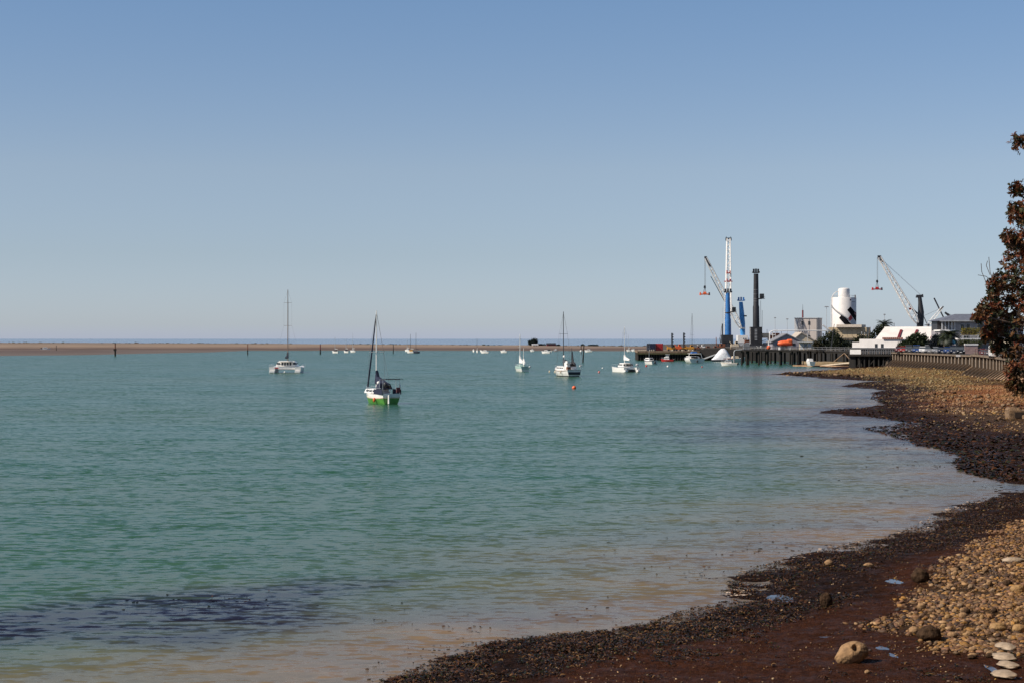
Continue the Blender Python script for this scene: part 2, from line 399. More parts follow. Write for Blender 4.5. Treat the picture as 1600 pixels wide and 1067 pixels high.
# --- scattered gravel, weed
def ico(sub=1):
    import bmesh
    bm = bmesh.new(); bmesh.ops.create_icosphere(bm, subdivisions=sub, radius=1.0)
    V = np.array([v.co[:] for v in bm.verts]); Fc = np.array([[v.index for v in f.verts] for f in bm.faces]); bm.free(); return V, Fc
ICO1 = ico(1); ICO2 = ico(2); ICO3 = ico(4)
def stones_mesh(name, pos, size, cols, m, tmpl=ICO2, sink=0.25):
    V0, F0 = tmpl; n = len(pos); nv = len(V0)
    temps = []
    for s in range(8):
        r = 1 + 0.42*fbm(V0[:, 0]*1.5+s*7, V0[:, 1]*1.3+V0[:, 2]*2.1, 60+s, 3); temps.append(V0*r[:, None])
    T = np.stack(temps)[RNG.integers(0, 8, n)]
    sc = size[:, None]*np.stack([RNG.uniform(.75, 1.35, n), RNG.uniform(.6, 1.0, n), RNG.uniform(.4, .75, n)], 1)
    T = T*sc[:, None, :]
    tl = RNG.normal(0, 0.22, n); c, s = np.cos(tl)[:, None], np.sin(tl)[:, None]
    X, Z = T[..., 0]*c - T[..., 2]*s, T[..., 0]*s + T[..., 2]*c
    a = RNG.uniform(0, 2*pi, n); c, s = np.cos(a)[:, None], np.sin(a)[:, None]
    X2, Y2 = X*c - T[..., 1]*s, X*s + T[..., 1]*c
    V = np.stack([X2, Y2, Z], -1) + pos[:, None, :]; V[..., 2] += (sc[:, 2]*(1-2*sink))[:, None]*0.5
    Fc = (F0[None] + (np.arange(n)*nv)[:, None, None]).reshape(-1, 3)
    return np_mesh(name, V.reshape(-1, 3), Fc, m, True, np.repeat(cols, nv, 0))
def scatter(n, u0, u1, y0, y1, fn, power=1.0):
    """random points on the beach, kept with probability fn(x, y, d); density falls off with distance"""
    y = y0*(y1/y0)**(RNG.random(n)**power); u = RNG.uniform(u0, u1, n); x = u*y
    d = shore_d(x, y); k = RNG.random(n) < fn(x, y, d); x, y, d = x[k], y[k], d[k]
    return np.stack([x, y, ground_z(x, y, d)], 1), d
PEBBLE_COLS = np.array([(0.30,0.175,0.08),(0.36,0.23,0.11),(0.20,0.11,0.055),(0.42,0.29,0.16),(0.12,0.070,0.040),(0.32,0.18,0.055),(0.25,0.14,0.08),(0.06,0.038,0.026),(0.38,0.21,0.05),(0.16,0.085,0.04)])
m_peb = tint_material('pebble', 0.72, 0.008, 22)
def pebbles():
    def f(x, y, d):
        p, o, g, w = zones(x, y, d); return np.clip(p*1.1, 0, 1)*(d > 1)*np.clip(.85+1.9*fbm(x/.8, y/1.3, 75, 3), .06, 1)
    pos, d = scatter(60000, 0.15, 0.30, 37, 78, f); n = len(pos)
    size = 0.020 + 0.085*RNG.random(n)**3.0
    o = stones_mesh('gravel', pos, size, PEBBLE_COLS[RNG.integers(0, len(PEBBLE_COLS), n)]*(.28+.66*RNG.random((n, 1)))*np.array([1, .88, .76]), m_peb, ICO2 if n < 14000 else ICO1)
    tag(o, 'ochre and buff pebbles heaped over the right corner of the beach', 'gravel', kind='stuff')
    # sparse chips over the silt and weed
    def f2(x, y, d): p, o, g, w = zones(x, y, d); return np.clip(0.10+0.30*sstep(0.0, 0.5, fbm(x/2.4, y/3, 71, 3)), 0, 1)*(1-p)*(d > 1.0)
    pos, d = scatter(16000, -0.06, 0.30, 38, 80, f2); n = len(pos)
    o = stones_mesh('shell_chips', pos, 0.012+0.03*RNG.random(n)**2.5, PEBBLE_COLS[RNG.integers(0, len(PEBBLE_COLS), n)]*RNG.uniform(.6, 1.2, (n, 1)), m_peb, ICO1)
    tag(o, 'small stones and shell chips strewn over the brown silt', 'gravel', kind='stuff')
    # farther cobbles
    def f3(x, y, d):
        p, o, g, w = zones(x, y, d); return np.clip((p*0.9+o*0.6+g*0.55+0.08)*np.clip(.7+1.6*fbm(x/5, y/12, 73, 3), .1, 1.3), 0, 1)*(d > 0.3)
    pos, d = scatter(60000, 0.11, 0.30, 80, 470, f3); n = len(pos)
    p, oo, g, w = zones(pos[:, 0], pos[:, 1], d)
    cc = PEBBLE_COLS[RNG.integers(0, len(PEBBLE_COLS), n)]*RNG.uniform(.55, 1.1, (n, 1))
    oc = np.array([(0.20,0.15,0.05)]); org = np.array([(0.26,0.10,0.035)])
    cc = cc*(1-0.6*oo[:, None]) + oc*0.6*oo[:, None]; cc = cc*(1-0.7*g[:, None]) + org*0.7*g[:, None]; cc = cc*(1-0.6*w[:, None])
    o = stones_mesh('cobbles', pos, (0.06+0.19*RNG.random(n)**3)*np.clip(pos[:, 1]/200, .55, 1.5), cc, m_peb, ICO1)
    tag(o, 'tan and rusty cobbles covering the far foreshore below the seawall', 'gravel', kind='stuff')
pebbles()

def ribbons(name, pos, L, Wd, col, m, nseg=3, lift=1.0):
    n = len(pos); a = RNG.uniform(0, 2*pi, n); bend = RNG.normal(0, 1.0, n); Vs = []
    up = RNG.uniform(0.1, 0.75, n)*lift; tw = RNG.uniform(-0.7, 0.7, n)
    px, py, pz = pos[:, 0].copy(), pos[:, 1].copy(), pos[:, 2].copy()
    for k in range(nseg+1):
        t = k/nseg; w = Wd*(0.35+1.0*sin(pi*min(1, t*0.8+0.15)))*0.5
        aa = a + bend*t; ox, oy = -np.sin(aa)*w, np.cos(aa)*w
        h = L*up*4*t*(1-t)*0.5
        oz = w*tw
        Vs.append(np.stack([px+ox, py+oy, pz+h+oz], 1)); Vs.append(np.stack([px-ox, py-oy, pz+h-oz], 1))
        px += np.cos(aa)*L/nseg; py += np.sin(aa)*L/nseg
    V = np.stack(Vs, 1).reshape(-1, 3); q = np.arange(nseg)[:, None]*2 + np.array([0, 1, 3, 2])
    Fc = (q[None] + (np.arange(n)*2*(nseg+1))[:, None, None]).reshape(-1, 4)
    return np_mesh(name, V, Fc, m, True, np.repeat(col, 2*(nseg+1), 0))
m_weed = tint_material('wet_seaweed', 0.32, 0.004, 40, 0.14)
WC = np.array([(0.026,0.014,0.007),(0.050,0.022,0.010),(0.012,0.009,0.006),(0.070,0.030,0.013),(0.024,0.024,0.008),(0.13,0.070,0.028)])
def seaweed():
    def f(x, y, d): p, o, g, w = zones(x, y, d); return np.maximum(np.clip(w, 0, 1), 0.46*(1-p)*(y < 95)*(d > 2)*np.clip(1+2.5*fbm(x/1.5, y/2.2, 36, 3), 0, 2))*(d > -0.4)*np.clip(1.05-sstep(1.0, 5.5, d)+1.0*fbm(x/0.9, y/1.6, 35, 3)+1.1*fbm(x/3.2, y/4.5, 37, 2), .06, 1)
    pos, d = scatter(46000, -0.07, 0.30, 38, 105, f)
    # clumps of several fronds
    rep = RNG.integers(2, 9, len(pos)); P = np.repeat(pos, rep, 0); n = len(P)
    P[:, :2] += RNG.normal(0, 0.07, (n, 2)); P[:, 2] = np.maximum(ground_z(P[:, 0], P[:, 1]), -0.02) + RNG.uniform(-0.01, 0.03, n)
    col = WC[RNG.integers(0, len(WC), n)]*RNG.uniform(.6, 1.3, (n, 1))
    o = ribbons('seaweed', P, RNG.uniform(.03, .17, n), RNG.uniform(.010, .038, n), col, m_weed)
    tag(o, 'wet dark brown seaweed matted along the near waterline', 'seaweed', kind='stuff')
    pos, d = scatter(52000, 0.12, 0.30, 100, 420, f); n = len(pos); pos[:, 2] = np.maximum(pos[:, 2], 0.0)
    o = ribbons('seaweed', pos, RNG.uniform(.14, .5, n), RNG.uniform(.05, .16, n), WC[RNG.integers(0, len(WC)-1, n)]*RNG.uniform(.6, 1.3, (n, 1)), m_weed, 3, 0.7)
    tag(o, 'dark seaweed banks on the middle foreshore reaching into the bay', 'seaweed', kind='stuff')
    # bits afloat just off the edge and tips breaking the surface over the kelp bed
    def f2(x, y, d): return np.where(d < 0, np.exp(d/2.2)*0.8*sstep(-0.05, 0.4, fbm(x/2, y/4, 81, 3))*(y < 140), 0)
    pos, d = scatter(26000, -0.08, 0.30, 38, 190, f2); n = len(pos); pos[:, 2] = 0.006
    pk = np.stack([RNG.normal(0, 1.6, 60)-9.3, RNG.normal(0, 1.1, 60)+54.5, np.full(60, .004)], 1)
    pos = np.concatenate([pos, pk]); n = len(pos); far = np.clip(pos[:, 1]/60, .8, 3)
    o = ribbons('floating_seaweed', pos, RNG.uniform(.04, .16, n)*far, RNG.uniform(.02, .06, n)*far, WC[RNG.integers(0, len(WC)-1, n)], m_weed, 3, 0.05)
    tag(o, 'loose scraps of dark seaweed afloat in the shallows', 'seaweed', kind='stuff')
seaweed()
def foam():
    def f(x, y, d): return np.where((d < 0.25) & (d > -0.7), sstep(0, .45, fbm(x/2.5, y/3.5, 91, 3))*.10, 0)*(x > y*.12)*(y < 100)
    pos, d = scatter(220000, 0.10, 0.30, 46, 98, f); n = len(pos); pos[:, 2] = np.maximum(pos[:, 2], 0.0)+0.012
    o = ribbons('foam', pos, RNG.uniform(.05, .20, n), RNG.uniform(.02, .06, n), np.array([(.34, .25, .18), (.26, .18, .12), (.44, .34, .26)])[RNG.integers(0, 3, n)], tint_material('foam_bits', .6, 0), 3, 0.03)
    tag(o, 'pale scum and shell grit along the waterline of the near beach', 'foam', kind='stuff')
foam()

m_rock = mat('sandstone', (0.25, 0.145, 0.065), 0.85, var=0.22, scale=4, bump=0.03, bscale=14)
m_rockd = mat('weedy_rock', (0.045, 0.025, 0.013), 0.8, var=0.35, scale=6, bump=0.05, bscale=12, spec=0.12)
m_rockt = mat('brown_rock', (0.20, 0.125, 0.065), 0.75, var=0.25, scale=4, bump=0.03, bscale=14)
m_rocky = mat('yellow_rock', (0.26, 0.15, 0.055), 0.75, var=0.2, scale=5, bump=0.03, bscale=14)
m_rockp = mat('pale_rock', (0.33, 0.25, 0.17), 0.7, var=0.15, scale=5, bump=0.02, bscale=12)
m_hole = mat('hole_dark', (0.03, 0.018, 0.012), 0.9)
def boulder(px, py, w, h, m, label, group=None, seed=0, cat='rock', rz=0.0, dpt=0.8):
    p = gpt(px, py); k = p.y/F; V0, F0 = ICO3
    r = 1 + 0.22*fbm(V0[:, 0]*1.1+seed*3.1, V0[:, 1]*1.1+V0[:, 2]*1.7+seed, 90+seed, 4)
    V = V0*r[:, None]*np.array([w*k/2, w*k/2*dpt, h*k/2]); c, s = cos(rz), sin(rz)
    V = np.stack([V[:, 0]*c-V[:, 1]*s, V[:, 0]*s+V[:, 1]*c, V[:, 2]], 1)
    name = 'boulder' if w*k > 0.45 else 'rock'
    o = np_mesh(name, V, F0, m, True); o.location = (p.x, p.y, p.z + h*k*0.36); return tag(o, label, cat, group)
# the boulder with a round hole
def holed_boulder():
    p = gpt(1331, 1034); k = p.y/F; V0, F0 = ICO3
    V0 = ico(5)[0]; F0 = ico(5)[1]
    r = 1 + 0.16*fbm(V0[:, 0]*1.2+9, V0[:, 1]*1.2+V0[:, 2]*1.6, 97, 4)
    V = V0*r[:, None]*np.array([26*k, 20*k, 17.5*k])
    t = -0.30; V = np.stack([V[:, 0]*cos(t)+V[:, 2]*sin(t), V[:, 1], -V[:, 0]*sin(t)+V[:, 2]*cos(t)], 1)
    hc = np.array([3*k, -14*k, 11*k]); dd = np.sqrt(((V-hc)**2*np.array([1, .35, 1])).sum(1))
    V = V + (np.array([0, 1, -0.4])[None])*(0.16*np.exp(-(dd/(4.6*k))**4))[:, None]
    o = np_mesh('boulder', V, F0, m_rock, True); o.location = (p.x, p.y, p.z+0.20)
    tag(o, 'large tan boulder with a round hole in its top, alone on brown silt', 'rock')
holed_boulder()
boulder(1452, 1000, 38, 26, m_rockd, 'dark weed-covered boulder beside the pebble bank', seed=2)
boulder(1429, 990, 18, 14, m_rock, 'small tan stone just left of the dark boulder', seed=3)
boulder(1438, 908, 28, 24, m_rockd, 'dark lump of rock crowned with tan, at the top of the pebble bank', seed=4)
boulder(1295, 883, 14, 11, m_rock, 'tan stone in the seaweed close to the waterline', seed=5)
boulder(1357, 885, 16, 7, m_rock, 'flat tan stone tilted in the seaweed right of the waterline stone', seed=6)
boulder(1291, 948, 20, 26, m_rockd, 'upright brown stone standing in seaweed left of the pools', seed=7, dpt=0.5)
boulder(1440, 952, 14, 13, m_rock, 'round tan stone between seaweed and pebbles', seed=8)
boulder(1355, 1052, 9, 7, m_rock, 'small brown stone right below the holed boulder', seed=9)
boulder(1583, 878, 38, 9, m_rockp, 'long flat pale slab lying on the pebbles at right', seed=10, dpt=0.5)
boulder(1575, 915, 14, 12, m_rockd, 'dark stone among pale pebbles near the right edge', seed=11)
boulder(1560, 985, 26, 15, m_rocky, 'yellow ochre stone low in the pebble bank', seed=12)
boulder(1592, 988, 22, 16, m_rocky, 'yellow ochre stone at the right edge of the pebble bank', seed=13)
boulder(1590, 925, 24, 14, m_rocky, 'buff stone high in the pebble bank by the right edge', seed=14)
boulder(1488, 997, 16, 12, m_rock, 'orange tan stone right of the dark boulder', seed=15)
boulder(1505, 965, 14, 10, m_rock, 'tan stone in the middle of the pebble bank', seed=16)
for i, (a, b, w, h, lab) in enumerate([(1572,1014,30,12,'pale broken slab, topmost of the row in the bottom right corner'),(1568,1028,34,9,'pale broken slab, second of the row in the bottom right corner'),
        (1575,1041,32,9,'pale broken slab, third of the row in the bottom right corner'),(1569,1056,36,10,'pale broken slab, lowest of the row in the bottom right corner')]):
    boulder(a, b, w, h, m_rockp, lab, 'pale slabs in the bottom corner', 20+i, dpt=1.7)
rr = random.Random(5)
for i in range(36):
    px = rr.uniform(1420, 1598); py = rr.uniform(870, 1030)
    if px < 1600-(py-800)*0.6 and px < 1470: px += 90
    mm = rr.choice([m_rock, m_rocky, m_rockt, m_rock, m_rockd]); boulder(min(px, 1597), py, rr.uniform(7, 15), rr.uniform(6, 11), mm, {m_rock: 'tan', m_rocky: 'yellow ochre', m_rockt: 'brown', m_rockd: 'dark weedy'}[mm]+' head-sized stone lying among smaller pebbles in the pebble bank', 'stones lying in the pebble bank', 30+i)
for i in range(40):
    px = rr.uniform(1455, 1600); py = 612+ (px-1455)*0.05 + rr.uniform(0, 30)
    mm = rr.choice([m_rockt, m_rockd, m_rockt]); boulder(px, py, rr.uniform(4, 9), rr.uniform(3, 5.5), mm, {m_rockt: 'brown', m_rockd: 'dark weedy'}[mm]+' rock on the foreshore in front of the seawall', 'rocks on the upper foreshore', 80+i)
for i in range(26):
    px = rr.uniform(1225, 1400); py = 583 + (px-1225)*0.055+rr.uniform(-1, 2)
    mm = rr.choice([m_rockt, m_rockd, m_rockd]); boulder(px, py, rr.uniform(4, 9), rr.uniform(2.5, 5), mm, {m_rockt: 'brown', m_rockd: 'dark weedy'}[mm]+' rock along the low stony point', 'rocks along the stony point', 130+i)

# ------------------------------------------------------------------ land behind the walls
m_asph = mat('asphalt', (0.075, 0.072, 0.068), 0.9, var=0.15, scale=0.4)
m_conc = mat('concrete', (0.155, 0.115, 0.078), 0.85, var=0.2, scale=0.7, bump=0.02, bscale=5, streak=True)
m_concd = mat('dark_concrete', (0.035, 0.024, 0.016), 0.85, var=0.3, scale=0.9, bump=0.03, bscale=5, streak=True)  # on seawall panels this tone also carries the shade under the cap
m_concl = mat('worn_concrete', (0.34, 0.21, 0.115), 0.8, var=0.18, scale=0.9, bump=0.02, bscale=5)
WALL1 = [(97.9, 458), (97.6, 430), (97.2, 400), (96.7, 374)]
WALL2 = [(89.2, 345), (88.4, 332), (86.9, 318), (84.4, 300), (80.5, 280), (75.5, 255)]
LAND = [(-60, -4), (-15, 3), (0, 10), (6, 16), (10.4, 30), (13.2, 40), (22, 70), (33, 106), (54, 176), (75.5, 255)] + WALL2[::-1][1:] + [(96.7, 374)] + WALL1[::-1][1:] + \
       [(112, 470), (122, 500), (118, 545), (108, 600), (100, 640), (96, 652), (70, 655), (70, 700), (75, 1000), (160, 1300), (900, 1300), (900, -90), (-60, -90)]
tag(MB().prism(LAND, -1.0, 4.5).build('ground', mat('quay_ground', (0.06, 0.052, 0.042), 0.9, var=0.2, scale=0.2)), kind='structure')
# near retaining wall (out of the photo, below the camera)
NW = LAND[:11]
m_rib = mat('shaded_rib_concrete', (0.070, 0.048, 0.030), 0.85, var=0.3, scale=0.9, bump=0.02, bscale=5, streak=True)  # rib concrete darkened: shade of the buttress sides put into the colour
m_face = mat('sunlit_edge_concrete', (0.30, 0.24, 0.18), 0.8, var=0.2, scale=1.2)  # paler copy for the front edges, sunlight painted in
def wall_run(name, pts, z0, z1, off, label, spacing, panel_m, but_m, cap_h=0.35, railing=False, drop=0.0):
    """seawall: panels, a cap, vertical buttresses and a sloping ribbed apron on the water side (left of the run)"""
    t = thing(name, label, 'seawall', (pts[0][0], pts[0][1], 0)); ox, oy = pts[0][0], pts[0][1]
    P = [Vector((a-ox, b-oy)) for a, b in pts]
    Ls = [0]
    for a, b in zip(P[:-1], P[1:]): Ls.append(Ls[-1]+(b-a).length)
    def at(s):
        for i in range(len(P)-1):
            if s <= Ls[i+1] or i == len(P)-2:
                q = (s-Ls[i])/(Ls[i+1]-Ls[i]); d = (P[i+1]-P[i]).normalized(); return P[i].lerp(P[i+1], q), d, Vector((d.y, -d.x))
    T = Ls[-1]; n0 = at(0)[2]; sgn = 1 if n0.x < 0 else -1
    pm = MB(); cm = MB(); am = MB(); fm = MB(); n = max(2, int(T/2))
    def strip(mb, prof):
        vs = []
        for i in range(n+1):
            c, d, nn = at(T*i/n); nn = nn*sgn
            for (o, z) in prof: vs.append((c.x+nn.x*o, c.y+nn.y*o, z - (drop*i/n if z > z0+off*0.7+0.1 else 0)))
        k = len(prof); fs = [(i*k+j, i*k+(j+1) % k, (i+1)*k+(j+1) % k, (i+1)*k+j) for i in range(n) for j in range(k)]
        fs += [tuple(range(k)), tuple(n*k+j for j in range(k))]
        mb.add(vs, fs)
    strip(pm, [(-0.5, z0-1), (0.25, z0-1), (0.25, z1-cap_h), (-0.5, z1-cap_h)])
    strip(cm, [(-0.6, z1-cap_h), (0.95, z1-cap_h), (0.95, z1), (-0.6, z1)])
    strip(am, [(0.25, z0-1), (off+0.4, z0-1), (off, z0+0.05), (0.25, z0+off*0.62)])
    pm.build('wall_panel', panel_m, t); cm.build('cap', m_conc, t, bevel=0.03); am.build('apron', m_concl, t)
    s = 0.2; proto = None
    while s < T:
        c, d, nn = at(s); nn = nn*sgn
        if proto is None:
            w = 0.50
            prof = [(0.2, z0-0.5), (off+0.35, z0-0.5), (off+0.25, z0+0.45), (0.62, z0+off*0.62+0.4), (0.62, z1-cap_h-0.003), (0.2, z1-cap_h-0.003)]
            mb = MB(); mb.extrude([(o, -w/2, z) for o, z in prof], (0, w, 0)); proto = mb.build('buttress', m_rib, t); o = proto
            fc = MB(); fc.box((0.65, 0, (z0+off*0.62+0.4+z1-cap_h)/2), (0.06, w*.8, z1-cap_h-z0-off*0.62-0.42)); fc.build('sunlit_edge', but_m, proto)  # added pale strip that paints the sunlit front edge
        else:
            o = copy_tree(proto, t)
        o.location = (c.x, c.y, -drop*s/T); o.rotation_euler = (0, 0, atan2(nn.y, nn.x)); s += spacing
    if railing:
        rm = MB(); 
        for h in (0.55, 1.0):
            rm.path([(at(T*i/30)[0].x, at(T*i/30)[0].y, z1+h-drop*i/30) for i in range(31)], 0.04)
        for i in range(int(T/2.5)): c = at(2.5*i)[0]; rm.tube((c.x, c.y, z1), (c.x, c.y, z1+1.0), 0.05)
        rm.build('railing', mat('rust_rail', (0.10, 0.035, 0.03), 0.7), t)
    return t
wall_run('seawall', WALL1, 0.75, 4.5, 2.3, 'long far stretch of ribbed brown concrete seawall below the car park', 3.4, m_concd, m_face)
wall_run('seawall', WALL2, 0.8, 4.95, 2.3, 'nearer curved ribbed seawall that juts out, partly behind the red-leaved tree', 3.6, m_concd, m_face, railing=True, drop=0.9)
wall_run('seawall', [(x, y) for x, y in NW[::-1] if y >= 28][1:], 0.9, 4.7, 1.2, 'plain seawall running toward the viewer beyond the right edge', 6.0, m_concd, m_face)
# end wall joining the two stretches
mb = MB(); mb.box((0, 0, 2.4), (8.6, 0.8, 5.0), rz=atan2(376-345, 96.7-89.2)); 
j = thing('seawall', 'short return of wall closing the step between the two seawall stretches', 'seawall', (93.5, 361, 0))
mb = MB(); mb.box((0, 0, 2.2), (33, 0.7, 5.3), rz=atan2(29, 7.5)); mb.build('wall_panel', m_concd, j)
mb = MB(); mb.box((0, 0, 4.98), (33, 0.9, 0.25), rz=atan2(29, 7.5)); mb.build('cap', m_conc, j, bevel=0.03)
mb = MB(); mb.box((0, -0.1, 0), (0.9, 0.05, 0.4)); tag(mb.build('notice', mat('white_paint', (0.78, 0.76, 0.72), 0.5, var=0.05), loc=G(1497, 380, 4.35)), 'small white notice fixed to the far seawall below the dark car', 'sign')

# ------------------------------------------------------------------ the far spit, its scrub and trees
def make_spit():
    xs = np.linspace(-520, 520, 420); ys = np.concatenate([np.linspace(800, 1100, 70), np.linspace(1105, 1420, 90)])
    X, Y = np.meshgrid(xs, ys); x, y = X.ravel(), Y.ravel(); px = 800 + x/y*F
    front = np.interp(px, [-100, 0, 250, 320, 700, 1000, 1400], [1150, 1150, 1170, 1170, 1165, 1120, 1120])
    top = np.interp(px, [-100, 0, 300, 700, 1000, 1400], [5.0, 4.9, 4.5, 3.4, 2.4, 2.4])
    nn = 0.35*fbm(x/22, y/14, 101, 4)
    z = (top*sstep(0, 60, y-front-8*fbm(x/30, y/50, 103, 3)) - 0.9 + 0.7*sstep(0, 12, y-front)) + nn*sstep(0, 40, y-front)
    z = z + 0.8*sstep(0, 60, y-front)*(1-sstep(0, 60, y-front))
    z = np.where(y > 1330, z-(y-1330)*0.12, z)
    bf = np.interp(px, [-100, 0, 130, 250, 330, 400], [795, 815, 860, 960, 1030, 1200])
    bank = 1.5*sstep(0, 260, y-bf)*(1-sstep(1035, 1075, y))*(px < 335) + 0.12*fbm(x/25, y/30, 102, 3) - 0.25 + 0.4*sstep(0, 15, y-bf)
    bank = np.where(y < bf, -0.4, bank); z = np.maximum(z, bank)
    m = bpy.data.materials.new('spit_sand'); m.use_nodes = True; n = m.node_tree; b = n.nodes['Principled BSDF']; b.inputs['Roughness'].default_value = .9
    geo = n.nodes.new('ShaderNodeNewGeometry'); sx = n.nodes.new('ShaderNodeSeparateXYZ'); n.links.new(geo.outputs['Position'], sx.inputs[0])
    mp = n.nodes.new('ShaderNodeMapping'); mp.inputs['Scale'].default_value = (0.3, 1, 4)
    no = n.nodes.new('ShaderNodeTexNoise'); no.inputs['Scale'].default_value = 0.12; no.inputs['Detail'].default_value = 6
    n.links.new(geo.outputs['Position'], mp.inputs[0]); n.links.new(mp.outputs[0], no.inputs['Vector'])
    ad = n.nodes.new('ShaderNodeMath'); ad.operation = 'MULTIPLY_ADD'; n.links.new(no.outputs[0], ad.inputs[0]); ad.inputs[1].default_value = 1.6; n.links.new(sx.outputs[2], ad.inputs[2])
    cr = n.nodes.new('ShaderNodeValToRGB'); mr = n.nodes.new('ShaderNodeMapRange'); mr.inputs[1].default_value = 0.6; mr.inputs[2].default_value = 6.0
    n.links.new(ad.outputs[0], mr.inputs[0]); n.links.new(mr.outputs[0], cr.inputs[0]); n.links.new(cr.outputs[0], b.inputs['Base Color'])
    e = cr.color_ramp.elements; e[0].position = 0.0; e[0].color = (0.12, 0.09, 0.075, 1); e[1].position = 1.0; e[1].color = (0.14, 0.10, 0.072, 1)
    for p, c in ((0.12, (0.10, 0.072, 0.055)), (0.24, (0.075, 0.046, 0.034)), (0.38, (0.16, 0.110, 0.080)), (0.60, (0.23, 0.168, 0.118))):
        q = cr.color_ramp.elements.new(p); q.color = (*c, 1)
    tag(np_mesh('sand_spit', np.stack([x, y, z], 1), grid_faces(len(ys), len(xs)), m, True), kind='structure')
    n = 3200; sx_ = RNG.uniform(-430, 440, n); sx_ = sx_[(fbm(sx_/25, sx_*0, 107, 3) > -0.3)]; n = len(sx_)
    sy = RNG.uniform(1240, 1300, n); st = np.interp(800+sx_/sy*F, [-100, 0, 300, 700, 1000, 1400], [5.0, 4.9, 4.5, 3.4, 2.4, 2.4])
    pos = np.stack([sx_, sy, st-0.75], 1)
    o = stones_mesh('scrub', pos, 0.35+1.0*RNG.random(n)**2, np.array([(0.035, 0.045, 0.03), (0.05, 0.05, 0.035), (0.06, 0.045, 0.035)])[RNG.integers(0, 3, n)], tint_material('scrub', 0.9, 0.0), ICO2)
    tag(o, 'dark low scrub dotted along the top of the far spit', 'scrub', kind='stuff')
make_spit()

# ------------------------------------------------------------------ foliage helpers
def leaf_cloud(name, clumps, nper, lsize, cols, m, parent=None, aspect=0.45, seed=0, shell=0.55):
    """clumps: (x,y,z,rx,ry,rz); many small folded leaves spread through each clump"""
    r = np.random.default_rng(seed); Vs = []; Cs = []
    for (cx, cy, cz, rx, ry, rz) in clumps:
        n = nper; u = r.normal(size=(n, 3)); u /= np.linalg.norm(u, axis=1)[:, None]
        rad = (shell + (1-shell)*r.random(n))*(0.75+0.5*r.random(n)); p = np.array([cx, cy, cz]) + u*rad[:, None]*np.array([rx, ry, rz])
        d = u + r.normal(0, 0.7, (n, 3)); d /= np.linalg.norm(d, axis=1)[:, None]
        s = np.cross(d, r.normal(size=(n, 3))); s /= np.linalg.norm(s, axis=1)[:, None]; up = np.cross(d, s)
        L = lsize*r.uniform(.6, 1.3, n)[:, None]; w = L*aspect/2
        a = p; c = p + d*L; b1 = p + d*L*0.5 + s*w + up*L*0.08; b2 = p + d*L*0.5 - s*w + up*L*0.08
        Vs.append(np.stack([a, b1, c, b2], 1).reshape(-1, 3)); cc = np.array(cols)[r.integers(0, len(cols), n)]*r.uniform(.7, 1.3, (n, 1))*r.uniform(.8, 1.2)
        Cs.append(np.repeat(cc, 4, 0))
    V = np.concatenate(Vs); nq = len(V)//4; Fc = np.arange(nq*4).reshape(-1, 4)
    return np_mesh(name, V, Fc, m, False, np.concatenate(Cs), parent)
def leaf_mat(name, rough=0.5, trans=0.25):
    m = tint_material(name, rough, 0, 3, 0.35); b = m.node_tree.nodes['Principled BSDF']
    N = m.node_tree.nodes; L = m.node_tree.links; tr = N.new('ShaderNodeBsdfTranslucent'); mx = N.new('ShaderNodeMixShader'); mx.inputs[0].default_value = trans
    L.new(b.inputs['Base Color'].links[0].from_socket, tr.inputs[0]); L.new(b.outputs[0], mx.inputs[1]); L.new(tr.outputs[0], mx.inputs[2])
    L.new(mx.outputs[0], N['Material Output'].inputs[0]); return m
LEAF = leaf_mat('leaf'); BARK = mat('bark', (0.10, 0.07, 0.05), 0.9, var=0.25, scale=6, bump=0.02, bscale=20)
GREENS = [(0.030, 0.050, 0.022), (0.045, 0.065, 0.025), (0.022, 0.035, 0.018), (0.060, 0.075, 0.03)]
def bush_tree(name, label, cat, loc, clumps, lsize, nper=220, cols=GREENS, group=None, trunk_h=None, seed=0, tr=0.18):
    t = thing(name, label, cat, loc, 0, group)
    leaf_cloud('crown', clumps, nper, lsize, cols, LEAF, t, 0.6, seed, 0.35)
    mb = MB(); th = trunk_h if trunk_h else min(c[2] for c in clumps)
    mb.tube((0, 0, -0.3), (0, 0, th), tr, tr*0.7)
    for c in clumps[:8]: mb.tube((0, 0, th*0.8), (c[0], c[1], c[2]), tr*0.45, tr*0.15, 6)
    mb.build('trunk', BARK, t); return t
# spit trees
def far_tree(px, Y, w, h, label, seed, name='tree'):
    z = ZA(541.5, Y)-0.6 if px > 700 else 3.0
    rr = random.Random(seed); cl = [(rr.uniform(-w/3, w/3), rr.uniform(-1, 1), h*rr.uniform(.4, .75), w*.28, w*.28, h*.27) for _ in range(6)]
    return bush_tree(name, label, name, G(px, Y, z), cl, 0.7, 160, [(0.018, 0.032, 0.03), (0.028, 0.042, 0.035)], seed=seed, trunk_h=h*0.3)
far_tree(829.5, 1270, 3.4, 5.6, 'lower dark tree of the pair on the far spit', 1)
far_tree(835, 1272, 4.0, 7.0, 'taller dark tree of the pair on the far spit', 2)
far_tree(846, 1275, 7, 2.6, 'dark hedge-like bush right of the two far trees on the spit', 3, 'bush')
far_tree(871, 1270, 3, 2.0, 'round dark bush right of the red shed on the far spit', 4, 'bush')
far_tree(929, 1270, 5, 1.8, 'dark bush on the spit beyond the leaning channel post', 5, 'bush')
far_tree(922, 1270, 3, 1.8, 'small dark bush on the spit just behind the leaning channel post', 6, 'bush')
far_tree(912, 1275, 3.5, 2.2, 'dark bush on the spit between the two channel posts', 7, 'bush')

